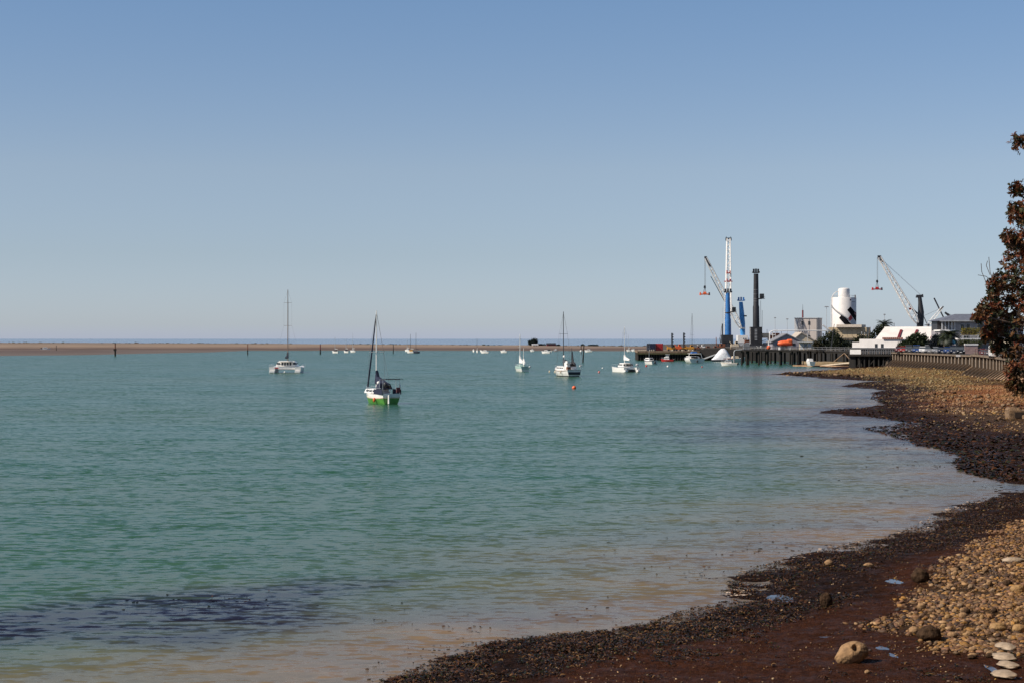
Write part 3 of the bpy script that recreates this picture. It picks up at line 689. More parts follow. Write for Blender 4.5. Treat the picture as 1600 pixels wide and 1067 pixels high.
m_white = mat('white_paint', (0.78, 0.76, 0.72), 0.5, var=0.05)
m_gel = mat('white_gelcoat', (0.80, 0.78, 0.74), 0.25, var=0.06, scale=2)
m_cream = mat('cream_paint', (0.62, 0.52, 0.38), 0.6, var=0.1)
m_glass = mat('dark_glass', (0.02, 0.025, 0.03), 0.08, var=0.2)
m_alu = mat('aluminium', (0.55, 0.56, 0.57), 0.35, metal=0.6, var=0.06)
m_dark = mat('dark_metal', (0.035, 0.035, 0.04), 0.5, var=0.2)
m_rope = mat('rope', (0.12, 0.11, 0.10), 0.8)
m_navy = mat('navy_canvas', (0.012, 0.018, 0.045), 0.8, var=0.2)
m_blue = mat('blue_canvas', (0.02, 0.10, 0.30), 0.8, var=0.2)
m_green = mat('green_hull', (0.10, 0.30, 0.055), 0.35, var=0.15, scale=2)
m_red = mat('red_paint', (0.45, 0.03, 0.03), 0.45, var=0.15)
m_maroon = mat('maroon_paint', (0.16, 0.02, 0.025), 0.5, var=0.15)
m_orange = mat('orange_paint', (0.75, 0.13, 0.035), 0.45, var=0.12)
m_yellow = mat('yellow_paint', (0.60, 0.30, 0.04), 0.5, var=0.15)
m_grey = mat('grey_paint', (0.22, 0.22, 0.23), 0.6, var=0.12)
m_lgrey = mat('light_grey_paint', (0.45, 0.46, 0.47), 0.55, var=0.1)
m_steelb = mat('blue_steel', (0.035, 0.17, 0.44), 0.45, var=0.15, scale=0.6)
m_black = mat('black_steel', (0.022, 0.021, 0.023), 0.5, var=0.2, scale=0.5)
m_timber = mat('wet_timber', (0.015, 0.012, 0.009), 0.85, var=0.3, scale=1.0, bump=0.02, bscale=8, streak=True)
m_timbl = mat('dry_timber', (0.20, 0.135, 0.085), 0.85, var=0.25, scale=1.0, streak=True)
m_rust = mat('rusty_steel', (0.20, 0.07, 0.035), 0.8, var=0.3, scale=2)
m_bgreen = mat('pale_green_paint', (0.36, 0.50, 0.45), 0.45, var=0.1)
m_antif = mat('antifouling', (0.015, 0.02, 0.03), 0.6)

# spit buildings, beached boat
def hut(px, Y, w, d, h, wallm, roofm, label, z, name='shed', rz=0.1):
    t = thing(name, label, name, G(px, Y, z), rz)
    MB().box((0, 0, h/2), (w, d, h)).build('wall', wallm, t)
    MB().extrude([(-w/2-.3, -d/2-.3, h), (-w/2-.3, d/2+.3, h), (-w/2-.3, 0, h+w*.18)], (w+.6, 0, 0)).build('roof', roofm, t)
    f = MB().box((-w*.2, -d/2-.02, h*.5), (.9, .08, 1.0)).build('window', m_glass, t)
    MB().box((w*.2, -d/2-.02, h*.45), (.9, .08, h*.85)).build('door', m_dark, t); return t
hut(836, 1240, 4.0, 3, 1.2, m_cream, m_lgrey, 'pale low hut at the foot of the two far trees on the spit', 2.2)
hut(861, 1245, 6, 4, 1.6, m_maroon, m_dark, 'dark red shed on the far spit between dark bushes', 2.1)

# ------------------------------------------------------------------ boats (local +X = bow, water at z = 0)
def hull_mesh(mb, L, B, f0, f1, s0, s1, stern=0.8, rise=0.45, draft=0.35, n=22, sheer0=0.12, double=False):
    """hull skin between the height fractions s0..s1 (0 = keel line, 1 = rail)"""
    def half(t):
        if double: return B/2*max(0.02, sin(pi*(0.04+0.96*t))**0.55)
        a = stern + (1-stern)*min(1, t/0.42); b = 1 if t < 0.42 else max(0.0, 1-((t-0.42)/0.58)**2.2)
        return B/2*a*b+0.012
    def sheer(t): return f0*(1+sheer0*((0.4-t)/0.4)**2) if t < 0.4 else f0 + (f1-f0)*((t-0.4)/0.6)**1.8
    rows = 5; vs = []; k = 2*rows
    for i in range(n+1):
        t = i/n
        for side in (1, -1):
            for j in range(rows):
                s = s0+(s1-s0)*j/(rows-1) if side == 1 else s1-(s1-s0)*j/(rows-1)
                z = -draft + (sheer(t)+draft)*s; w = half(t)*(1-0.42*(1-s)**1.8)
                xx = -L/2 + L*t - (1-s)*rise*(t-0.5)*2 * (1 if t > 0.5 else (1.0 if double else 0.3))
                vs.append((xx, side*w, z))
    fs = []
    for i in range(n):
        for j in range(k):
            fs.append((i*k+j, i*k+(j+1) % k, (i+1)*k+(j+1) % k, (i+1)*k+j))
    fs += [tuple(range(k)), tuple(n*k+j for j in range(k))]
    mb.add(vs, fs); return mb
def rig(t, x, h0, h, m, r=0.07, spread=(0.45, 0.75), half=1.0, bow=None, stern_x=None, wires=True, base_w=1.3):
    mb = MB().tube((x, 0, h0), (x, 0, h), r, r*0.7, 10); ms = mb.build('mast', m, t, True)
    for q in spread:
        z = h0+(h-h0)*q; MB().tube((x, -half, z-0.05), (x, half, z-0.05), 0.03, 0.03, 5).build('spreader', m, ms)
    if wires:
        w = MB()
        for sd_ in (1, -1):
            pts = [(x, 0, h-.2)] + [(x, sd_*half, h0+(h-h0)*q) for q in sorted(spread, reverse=True)] + [(x-0.1, sd_*base_w, h0*0.7)]
            w.path(pts, 0.012, 4)
        if bow is not None: w.tube((x, 0, h-.3), bow, 0.013, 0.013, 4)
        if stern_x is not None: w.tube((x, 0, h-.1), (stern_x, 0, h0*0.7), 0.012, 0.012, 4)
        w.build('rigging', m_rope, t)
    return ms
def rails(t, L, B, z0, h=0.6, x0=-0.45, x1=0.45, m=None, n=7):
    mb = MB()
    for sd_ in (1, -1):
        pts = []
        for i in range(n+1):
            q = x0+(x1-x0)*i/n; tt = q+0.5; w = B/2*(0.93 if tt < .45 else max(.08, .93*(1-((tt-.45)/.56)**2.2))); zz = z0+0.25*max(0, tt-.4)
            pts.append((q*L, sd_*w, zz+h)); mb.tube((q*L, sd_*w, zz-.05), (q*L, sd_*w, zz+h), 0.018, 0.018, 5)
        mb.path(pts, 0.018, 5); mb.path([(a, b, c-h*.5) for a, b, c in pts], 0.012, 4)
    mb.build('guard_rail', m or m_alu, t)
def cabin(t, x0, x1, w, z0, h, m, wins=3, taper=.85, glass=None):
    c = MB().box(((x0+x1)/2, 0, z0+h/2), (x1-x0, w, h), taper=taper).build('cabin', m, t, bevel=0.06)
    for sd_ in (1, -1):
        for i in range(wins):
            xx = x0+(x1-x0)*(i+1)/(wins+1)
            MB().box((xx, sd_*(w/2*(1+taper)/2+.01), z0+h*.55), ((x1-x0)/(wins+1)*.7, 0.05, h*.38)).build('window', glass or m_glass, c)
    return c
def fenders(t, L, B, z, k=2, m=None):
    for i in range(k): MB().ball((-L*.2+i*L*.3, B/2+.12, z), .16, 8, 6, (1, 1, 1.9)).build('fender', m or m_white, t, True)

def green_yacht():
    t = thing('sailing_yacht', 'sailing yacht with lime green hull, white mast and dark furled headsail, nearest boat', 'yacht', G(593, 221, 0), radians(90+29))
    L, B = 7.0, 2.7
    hull_mesh(MB(), L, B, 1.15, 1.7, 0, .66, .85).build('hull', m_green, t, True)
    hull_mesh(MB(), L, B+.06, 1.15, 1.7, .66, .74, .85).build('rubbing_strake', m_cream, t, True)
    hull_mesh(MB(), L, B, 1.15, 1.7, .74, 1, .85).build('topside', m_gel, t, True)
    MB().box((-L/2+.12, 0, 1.0), (.12, 2.15, .5)).build('stern_cloth', m_navy, t)
    for sd_ in (1, -1): MB().box((-2.3, sd_*1.27, 1.5), (2.4, .05, .62)).build('weather_cloth', m_navy, t)
    cabin(t, -1.2, 2.6, 1.9, 1.25, .55, m_gel, 3)
    rig(t, .9, 1.3, 11.4, m_white, .085, (.5,), .95, (3.5, 0, 1.9), -3.5, True, 1.25)
    MB().tube((.95, 0, 10.9), (3.5, 0, 1.95), .075, .12, 8).build('furled_headsail', m_navy, t, True)
    b = MB().tube((.8, 0, 2.5), (-2.8, 0, 2.35), .06).build('boom', m_alu, t, True)
    MB().extrude([(1.05, -.16, 2.4), (.7, -.16, 4.1), (.35, -.2, 3.3), (-2.7, -.2, 2.45), (-2.7, -.2, 2.25)], (0, .38, 0)).build('sail_cover', m_navy, t, bevel=.05)
    d = MB().box((-1.35, 0, 2.15), (1.1, 1.9, .75), taper=.75, shear=(.2, 0)).build('spray_hood', m_navy, t, bevel=.08)
    MB().box((-1.95, 0, 2.2), (.06, 1.2, .4)).build('window', m_glass, d)
    fr = MB()
    for x in (-2.4, -3.4):
        for sd_ in (1, -1): fr.tube((x, sd_*1.15, 1.3), (x, sd_*1.1, 3.0), .03)
        fr.tube((x, -1.15, 3.0), (x, 1.15, 3.0), .03)
    fr.build('stern_arch', m_alu, t)
    MB().box((-3.0, -.35, 3.06), (1.2, 2.3, .05)).build('solar_panel', m_dark, t)
    MB().box((-3.5, -.9, 1.75), (.08, .5, .6)).build('folded_dinghy_seat', m_maroon, t)
    w = MB().tube((-3.3, -1.2, 1.2), (-3.3, -1.2, 2.6), .03).build('pole', m_alu, t)
    MB().ball((-3.3, -1.2, 2.2), .12, 8, 6, (1, 1, 2)).build('lifebuoy_light', m_white, w)
    MB().ball((-1.0, .6, 2.55), .22, 8, 6).build('horseshoe_buoy', m_white, t, True)
    MB().ball((-2.3, .3, 2.35), .2, 8, 6, (1, 1, 1.6)).build('outboard_motor', m_dark, t, True)
    MB().box((-3.75, .5, .6), (.3, .15, 1.1)).build('rudder', m_gel, t, bevel=.03)
    rails(t, L, B, 1.35); fenders(t, L, B-.2, .5, 1, m_orange)
green_yacht()

def catamaran(name, label, loc, rz, L, B, mast_h, cat_, big=True, cover=m_dark, mastm=m_alu):
    t = thing(name, label, cat_, loc, rz); hb = B*.23; fb = 1.25 if big else 1.0
    for sd_ in (1, -1):
        hm = MB(); tmp = MB(); hull_mesh(tmp, L, hb, fb, fb*1.25, 0, 1, .8, .5)
        hm.add([(a, b+sd_*(B/2-hb/2), c) for a, b, c in tmp.v], tmp.f)
        h = hm.build('hull', m_gel, t, True)
        MB().box((-L/2-.15, sd_*(B/2-hb/2), .28), (.9, hb*.7, .45)).build('stern_step', m_gel, h, bevel=.05)
        MB().box((-L/2+.1, sd_*(B/2-hb/2), .9), (.06, hb*.4, .3)).build('hatch', m_dark, h)
    MB().box((-L*.05, 0, fb*.82), (L*.72, B-hb*1.4, .42)).build('bridge_deck', m_gel, t, bevel=.05)
    MB().box((-L*.415, 0, fb*.62), (.1, B-hb*2, .08)).build('cross_beam', m_grey, t)
    ch = 1.25 if big else .95; cw = B*.66
    c = MB().box((-L*.04, 0, fb+.15+ch/2), (L*.42, cw, ch), taper=.78).build('cabin', m_gel, t, bevel=.15)
    xb = -L*.04-L*.21*.9-.04
    for i in range(4): MB().box((xb-.03, (i-1.5)*cw*.125, fb+.2+ch*.5), (.14, cw*.07, ch*.55)).build('window', m_glass, c)
    for sd_ in (1, -1):
        MB().box((xb-.04, sd_*cw*.36, fb+.2+ch*.55), (.14, cw*.14, ch*.32)).build('window', m_glass, c)
        MB().box((-L*.03, sd_*(cw/2*.9), fb+.2+ch*.55), (L*.26, .14, ch*.3)).build('window', m_glass, c)
    MB().box((-L*.27, 0, fb+.2+ch+.05), (L*.13, cw*.7, .07)).build('hardtop', m_gel, t)
    for sd_ in (1, -1): MB().tube((-L*.33, sd_*cw*.32, fb), (-L*.33, sd_*cw*.32, fb+.2+ch), .04).build('hardtop_post', m_alu, t)
    z0 = fb+ch+.1
    rig(t, L*.03, z0, mast_h, mastm, .11 if big else .08, (.5, .82), B*.12, (L*.46, 0, fb+.3), None, True, B*.42)
    MB().tube((L*.02, 0, z0+.8), (-L*.36, 0, z0+.7), .09).build('boom', m_alu, t, True)
    MB().extrude([(L*.045, -.2, z0+.7), (L*.03, -.2, z0+2.1), (-L*.05, -.22, z0+1.5), (-L*.35, -.2, z0+.95), (-L*.35, -.2, z0+.65)], (0, .42, 0)).build('sail_cover', cover, t, bevel=.06)
    rm = MB()
    for sd_ in (1, -1):
        y = sd_*(B/2-.12)
        for i in range(7): rm.tube((-L*.45+i*L*.14, y, fb), (-L*.45+i*L*.14, y, fb+.65), .02, .02, 5)
        rm.tube((-L*.45, y, fb+.65), (L*.39, y, fb+.85), .02, .02, 5)
    rm.build('guard_rail', m_alu, t)
    return t, fb
t, fb = catamaran('catamaran', 'white catamaran with a tall dark mast, moored left of the green-hulled yacht', G(449.5, 422, 0), radians(90+1), 12.0, 7.7, 19.4, 'catamaran', True, m_dark, mat('bronze_spar', (.16, .11, .08), .5))
MB().box((-6.15, 1.9, 1.2), (.1, .9, .28)).build('red_cloth', m_red, t)
MB().ball((-6.4, 0, .2), .22, 8, 6).build('fender', m_white, t, True)
t, fb = catamaran('catamaran', 'small white catamaran with white mast and white sail cover, left of the dark wharf', G(976.5, 430, 0), radians(90+20), 8.2, 4.3, 10.8, 'catamaran', False, m_white, m_white)
MB().ball((-3.6, -1.6, 1.7), .3, 8, 6, (1, 1.4, 1)).build('outboard_motor', m_lgrey, t, True)

def ketch_small():
    t = thing('sailing_yacht', 'small pale two-masted yacht with folded white sails, left of the dark-rigged ketch', 'yacht', G(814, 437, 0), radians(90+16))
    L, B = 7.6, 2.6
    hull_mesh(MB(), L, B, 1.1, 1.5, 0, .7, .8).build('hull', m_gel, t, True); hull_mesh(MB(), L, B+.04, 1.1, 1.5, .7, 1, .8).build('topside', m_bgreen, t, True)
    cabin(t, -1.4, 1.8, 1.6, 1.1, .55, m_bgreen, 3); MB().box((-L/2+.05, 0, .75), (.1, 1.9, .5)).build('transom_board', m_bgreen, t)
    rig(t, .8, 1.1, 9.0, m_white, .1, (.6,), .6, (3.6, 0, 1.5)); rig(t, -2.3, 1.0, 5.6, m_white, .08, (), .4, None, None, False)
    MB().extrude([(1.0, -.2, 2.0), (.9, -.2, 3.9), (.4, -.25, 3.0), (-1.9, -.2, 2.3), (-1.9, -.2, 1.9)], (0, .4, 0)).build('sail_cover', m_white, t, bevel=.05)
    MB().extrude([(-2.1, -.2, 1.7), (-2.2, -.2, 3.2), (-3.3, -.2, 2.0), (-3.3, -.2, 1.6)], (0, .36, 0)).build('mizzen_cover', m_white, t, bevel=.05)
    rails(t, L, B, 1.2); MB().ball((-3.9, -1.1, 1.1), .28, 8, 6).build('outboard_motor', m_lgrey, t, True)
ketch_small()
def ketch_big():
    t = thing('sailing_yacht', 'broad old white ketch with dark mast, stern clutter and dark folded mizzen, near orange buoy', 'yacht', G(883, 380, 0), radians(90+22))
    L, B = 9.6, 3.7
    hull_mesh(MB(), L, B, 1.35, 1.9, 0, 1, .85).build('hull', m_gel, t, True); hull_mesh(MB(), L, B+.05, 1.35, 1.9, .03, .3, .85).build('boot_stripe', m_antif, t, True)
    MB().box((-L/2+.02, 0, .7), (.1, 2.7, .55)).build('transom_board', m_antif, t)
    hull_mesh(MB(), L, B+.1, 1.35, 1.9, .86, .92, .85).build('rubbing_strake', m_timbl, t, True)
    cabin(t, -1.8, 2.6, 2.3, 1.35, .75, m_gel, 4)
    w = MB().box((-2.6, 0, 2.2), (1.8, 2.4, 1.5), taper=.85).build('wheelhouse', m_gel, t, bevel=.08)
    MB().box((-3.42, -.3, 2.35), (.08, 1.3, .5)).build('window', m_glass, w)
    rig(t, .9, 1.4, 13.6, m_dark, .1, (.62,), 1.0, (4.6, 0, 2.0), -4.4, True, 1.7)
    rig(t, -3.4, 1.4, 6.0, m_dark, .07, (), .5, None, None, False)
    MB().extrude([(-3.3, -.2, 2.6), (-3.45, -.2, 5.3), (-4.1, -.22, 3.2), (-4.9, -.2, 2.8), (-4.9, -.2, 2.5)], (0, .14, 0)).build('mizzen_sail', m_dark, t)
    MB().extrude([(.9, -.22, 2.7), (.8, -.22, 3.6), (-2.8, -.22, 3.0), (-2.8, -.22, 2.6)], (0, .44, 0)).build('sail_cover', m_dark, t, bevel=.06)
    MB().box((-3.5, .9, 3.0), (1.0, .7, .5)).build('awning', m_white, t)
    MB().tube((-2.2, 1.2, 1.4), (-2.2, 1.2, 4.1), .04).build('pole', m_alu, t); MB().ball((-2.2, 1.2, 4.2), .28, 8, 6).build('radome', m_white, t, True)
    p = MB().tube((-4.6, -1.6, 1.2), (-4.6, -1.6, 5.2), .04).build('wind_generator_pole', m_alu, t)
    MB().ball((-4.6, -1.6, 5.3), .26, 8, 6).build('wind_generator', m_white, p, True)
    MB().box((-4.6, -1.6, 2.2), (.3, .6, .35)).build('life_raft', m_white, t, bevel=.05)
    MB().box((-4.3, 1.1, 1.75), (.7, .8, .6)).build('locker', m_rust, t, bevel=.04)
    rails(t, L, B, 1.55, .65); fenders(t, L, B, .9, 3, m_cream)
ketch_big()

def launch(label, loc, rz, L, B, fb, hullm, cabm, topm=None, stripe=None, mast=0, arch=False, name='motor_launch', cat_='motor boat', group=None, canvas=None, seed=0):
    t = thing(name, label, cat_, loc, rz, group)
    hull_mesh(MB(), L, B, fb, fb*1.5, 0, 1, .92, .5).build('hull', hullm, t, True)
    if stripe: hull_mesh(MB(), L, B+.05, fb, fb*1.5, .8, .95, .92, .5).build('stripe', stripe, t, True)
    c = cabin(t, -L*.18, L*.26, B*.72, fb*.95, .95, cabm, 3, .8)
    MB().box((-L*.18-.02, 0, fb+.5), (.06, B*.4, .5)).build('window', m_glass, c)
    MB().box((L*.25, 0, fb+.55), (.08, B*.42, .35)).build('window', m_glass, c)
    if topm:
        w = MB().box((-L*.02, 0, fb*.95+1.35), (L*.26, B*.6, .85), taper=.8).build('wheelhouse', topm, t, bevel=.06)
        MB().box((-L*.02, 0, fb*.95+1.45), (L*.24, B*.62, .28)).build('window', m_glass, w)
        MB().box((-L*.04, 0, fb*.95+1.82), (L*.34, B*.66, .07)).build('roof', cabm, w)
    if arch:
        a = MB(); a.path([(-L*.3, -B*.42, fb), (-L*.26, -B*.36, fb+1.7), (-L*.26, B*.36, fb+1.7), (-L*.3, B*.42, fb)], .09, 8); a.build('arch', m_gel, t, True)
        MB().box((-L*.2, 0, fb+1.78), (L*.3, B*.7, .1)).build('canopy', m_gel, t, bevel=.03)
    if canvas: MB().box((-L*.12, 0, fb+2.1), (L*.22, B*.4, .6), taper=.7).build('canvas_cover', canvas, t, bevel=.08)
    if mast: rig(t, L*.05, fb+.8, mast, m_alu, .05, (.6,), .5, (L*.45, 0, fb*1.4), None, True, B*.4)
    MB().ball((-L/2-.1, 0, .6), .28, 8, 6, (1, 1, 1.6)).build('outboard_motor', m_dark, t, True)
    rails(t, L, B, fb*1.05, .5, 0, .45, n=4); return t
launch('small white sailing boat with short mast moored in front of the dark wharf end', G(1015, 556, 0), radians(90+24), 6.8, 2.4, 1.1, m_gel, m_gel, None, m_navy, 7.0, name='sailing_yacht', cat_='yacht')
launch('little red and white launch moored against the dark wharf', G(1042.5, 622, 0), radians(168), 4.6, 1.8, .65, m_red, m_gel, m_gel, None, 0)
t = launch('white twin-hulled motor boat with arched canopy and blue cover in front of wharf ramp', G(1082.5, 585, 0), radians(90+14), 8.5, 5.6, 1.3, m_gel, m_gel, None, None, 0, True, 'motor_catamaran', 'motor boat', None, m_blue)
t = launch('small white motor boat with maroon awning below the white tarpaulin tent', G(1139, 528, 0), radians(168), 5.0, 1.9, .75, m_gel, m_gel, None, m_cream, 0)
MB().box((.2, 0, 2.0), (2.8, 1.7, .22)).build('awning', m_maroon, t, bevel=.04); MB().box((.1, 0, 2.3), (1.0, 1.0, .4)).build('dinghy', m_white, t, bevel=.08)

def far_boat(px, wl, w, label, hullm=m_gel, mast_py=None, cab=True, cabm=m_gel, rz=20, name=None, mastm=m_alu):
    Y = CH*F/(wl-HZ); k = Y/F; L = w*k*1.35; B = L*.32
    t = thing(name or ('sailing_yacht' if mast_py else 'motor_launch'), label, 'yacht' if mast_py else 'motor boat', G(px, Y, 0), radians(rz), 'boats moored off the spit')
    hull_mesh(MB(), L, B, .9, 1.3, 0, 1, .85).build('hull', hullm, t, True)
    if cab:
        c = MB().box((-L*.02, 0, 1.25), (L*.45, B*.7, .9), taper=.8).build('cabin', cabm, t, bevel=.05)
        for sd_ in (1, -1): MB().box((0, sd_*B*.33, 1.35), (L*.3, .06, .3)).build('window', m_glass, c)
    if mast_py:
        h = ZA(mast_py, Y); MB().tube((L*.05, 0, .9), (L*.05, 0, h), .12, .08, 6).build('mast', mastm, t, True)
        MB().tube((L*.05, 0, 2.3), (-L*.35, 0, 2.2), .12, .1, 6).build('boom', hullm, t, True)
    return t
far_boat(524, 551.5, 9, 'moored yacht with arched canopy, leftmost of the three left of the green yacht', m_gel, 527, True, m_dark, 150)
far_boat(541, 551, 7, 'white and blue moored yacht, middle of the three left of the green yacht', m_gel, 529, True, m_navy, 150)
far_boat(551.5, 550.5, 7, 'white moored yacht, rightmost of the three left of the green yacht', m_gel, 521, True, m_gel, 160)
far_boat(636.5, 549.2, 7, 'white moored yacht just left of the orange-cabin yacht', m_gel, 530, True, m_gel, 150)
far_boat(642, 551.3, 10, 'white moored yacht with orange-yellow cabin cover right of the green yacht', m_gel, 522, True, m_yellow, 160, mastm=m_dark)
far_boat(650.5, 551.7, 8, 'dark-hulled moored yacht right of the orange-cabin yacht', m_navy, 520, True, m_grey, 170, mastm=m_dark)
far_boat(740, 549.8, 5, 'tiny white motor boat, leftmost of the cluster mid-bay', rz=120)
far_boat(745.5, 550.7, 4, 'tiny white motor boat, second of the cluster mid-bay', mast_py=529, rz=120, mastm=m_dark)
far_boat(757.5, 551.8, 10, 'white flybridge boat with blue stern, largest of the cluster mid-bay', m_gel, None, True, m_gel, 160)
far_boat(752, 549.8, 4, 'tiny white dinghy beside the flybridge boat mid-bay', cab=False, rz=140)
far_boat(787, 551, 8, 'white motor cruiser alone between cluster and white two-masted yacht', rz=160)
far_boat(831.5, 549.3, 5, 'tiny white motor boat beneath the two far trees', rz=170)
far_boat(853, 552, 11, 'boxy white motor cruiser right of the two-masted pale yacht', rz=155)
far_boat(857.5, 550.2, 8, 'white and dark motor boat behind the boxy white cruiser', m_gel, None, True, m_dark, 170)
far_boat(868, 549.2, 5, 'small dark motor boat left of the ketch rigging', m_grey, rz=170)
far_boat(919.5, 550, 9, 'white motor boat right of the leaning channel post', rz=170)
far_boat(982, 549.2, 5, 'tiny white motor boat, left of two beside the wharf end', mast_py=523, rz=170)
far_boat(989.5, 548.9, 5, 'tiny white motor boat, right of two beside the wharf end', rz=165)
# beached boat on the sandbank
t = thing('motor_launch', 'white motor boat aground on the sandbank at far left', 'motor boat', G(71, 1040, 1.05), radians(14))
hull_mesh(MB(), 5.8, 1.9, .8, 1.6, 0, 1, .9).build('hull', m_gel, t, True); cabin(t, -1.6, 1.2, 1.3, .8, 1.0, m_gel, 2); MB().box((-2.2, 0, 1.1), (.9, .9, .7)).build('outboard_motor', m_dark, t, bevel=.05)

# ------------------------------------------------------------------ channel posts and buoys
def post(px, top, wl, r, label, lean=0.0, m=m_timber, z=0.0, Y=None, band=None):
    Y = Y or CH*F/(wl-HZ); h = ZA(top, Y); t = thing('channel_post', label, 'post', G(px, Y, z), 0, 'timber channel posts')
    MB().tube((0, 0, -1), (lean, 0, h*.46-z), r, r, 9).build('pile', m_timber, t, True)
    MB().tube((lean, 0, h*.46-z), (lean*2, 0, h-z), r*.8, r*.7, 9).build('shaft', m, t, True)
    MB().tube((lean*2, 0, h-z), (lean*2, 0, h-z+.15), r*1.15, r*1.15, 9).build('cap', m_dark, t)
    if band: MB().box((lean, -r, h*.5), (r*3.5, .12, .9)).build('marker_board', m_timber, t)
post(180, 536.5, 556, .38, 'thick rust-topped channel post by the sandbank at left', m=m_rust, band=True)
post(88, 540, 550, .2, 'thin dark channel post on the sandbank right of the beached boat', z=0.5, Y=1010)
post(387, 538, 554, .27, 'rust-topped channel post left of the tall-masted catamaran', m=m_rust)
post(500.5, 538, 553, .33, 'dark-red channel post left of the three far yachts', m=m_maroon)
post(614.5, 538, 552, .24, 'slim dark channel post just right of the green yacht mast')
post(910.5, 539.5, 566, .24, 'dark leaning channel post right of the dark-rigged ketch', lean=.2)
post(908, 540, 553, .26, 'farther dark post just left of the leaning channel post')
def buoy(px, wl, r, m, label, m2=None):
    Y = CH*F/(wl-HZ); t = thing('mooring_buoy', label, 'buoy', G(px, Y, 0), 0, 'mooring buoys')
    MB().ball((0, 0, r*.45), r, 14, 10).build('float', m, t, True)
    MB().tube((0, 0, r*1.3), (0, 0, r*1.7), r*.12).build('ring_post', m2 or m_dark, t); MB().lathe([(r*.98, .35*r), (r*1.03, .4*r), (r*1.03, .5*r), (r*.98, .55*r)], 14).build('band', m2 or m, t)
m_pink = mat('faded_red', (0.55, 0.06, 0.04), .5, var=.1)
buoy(897, 607, .33, m_orange, 'big round orange buoy in the open water below the ketch')
buoy(936, 582, .27, m_pink, 'red buoy with white top, between the ketch and the small catamaran', m_white)
buoy(941.5, 575.5, .2, m_white, 'small white buoy left of the small catamaran')
buoy(1010, 572.5, .3, m_pink, 'faded red buoy under the boat at the wharf end')
buoy(1043.5, 573, .3, m_white, 'white buoy below the little red launch')
buoy(1097, 573.5, .2, m_pink, 'small faded red buoy right of the twin-hulled motor boat')

# ------------------------------------------------------------------ wharves and jetty
def pile_row(t, pts, z1, r, m, z0=-1.5):
    """each pile a part, copied"""
    proto = MB().tube((0, 0, z0), (0, 0, z1), r, r, 8).build('pile', m, t, True); proto.location = (pts[0][0], pts[0][1], 0)
    for p in pts[1:]:
        c = proto.copy(); COL.objects.link(c); c.parent = t; c.location = (p[0], p[1], 0)
def wharf():
    t = thing('wharf', 'dark timber-faced wharf end carrying containers and yellow machinery', 'wharf', (45.5, 649, 0))
    MB().prism([(0, .8), (22.5, .8), (24.5, 60), (3, 60)], 2.7, 3.45).build('deck', m_timbl, t)
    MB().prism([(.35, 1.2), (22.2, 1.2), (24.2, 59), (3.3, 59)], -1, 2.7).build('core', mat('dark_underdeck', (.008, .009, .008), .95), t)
    pile_row(t, [(.3+i*.96, .9) for i in range(24)]+[(.25+i*.045, 2+i*.9) for i in range(48)], 2.75, .22, m_timber)
    MB().box((11.2, .45, 2.5), (22.8, .35, .5)).build('fender_beam', mat('weedy_timber', (0.07, 0.065, 0.025), .9, var=.3), t)
    for i in range(7): MB().box((.6+i*.72+(1 if i > 3 else 0), .9, 3.72), (.3, .35, .5), taper=.6).build('bollard', m_cream, t)
    for x in (12.6, 16.2, 18.5, 20.0): MB().box((x, .9, 3.7), (.7, .35, .5), taper=.4).build('kerb_block', m_cream, t)
wharf()
def mid_quay():
    t = thing('quay', 'low grey concrete quay between wharf and jetty with a ramp', 'quay', (68, 650, 0))
    MB().prism([(0, 2), (30, -8), (32, 20), (2, 30)], -1, 2.4).build('wall', mat('quay_grey', (.10, .085, .07), .9, var=.25, scale=.5, streak=True), t)
    MB().prism([(4, 5), (30, -5), (32, 22), (4, 30)], 2.4, 3.5).build('deck', m_concd, t)
    MB().extrude([(0, -1, .3), (9, -3, 3.6), (9, -3, 3.2), (0, -1, -.1)], (0, 1.5, 0)).build('gangway', m_lgrey, t)
    MB().box((15, 0, 4.2), (7.5, 3, 1.4)).build('ramp_house', m_conc, t)
mid_quay()
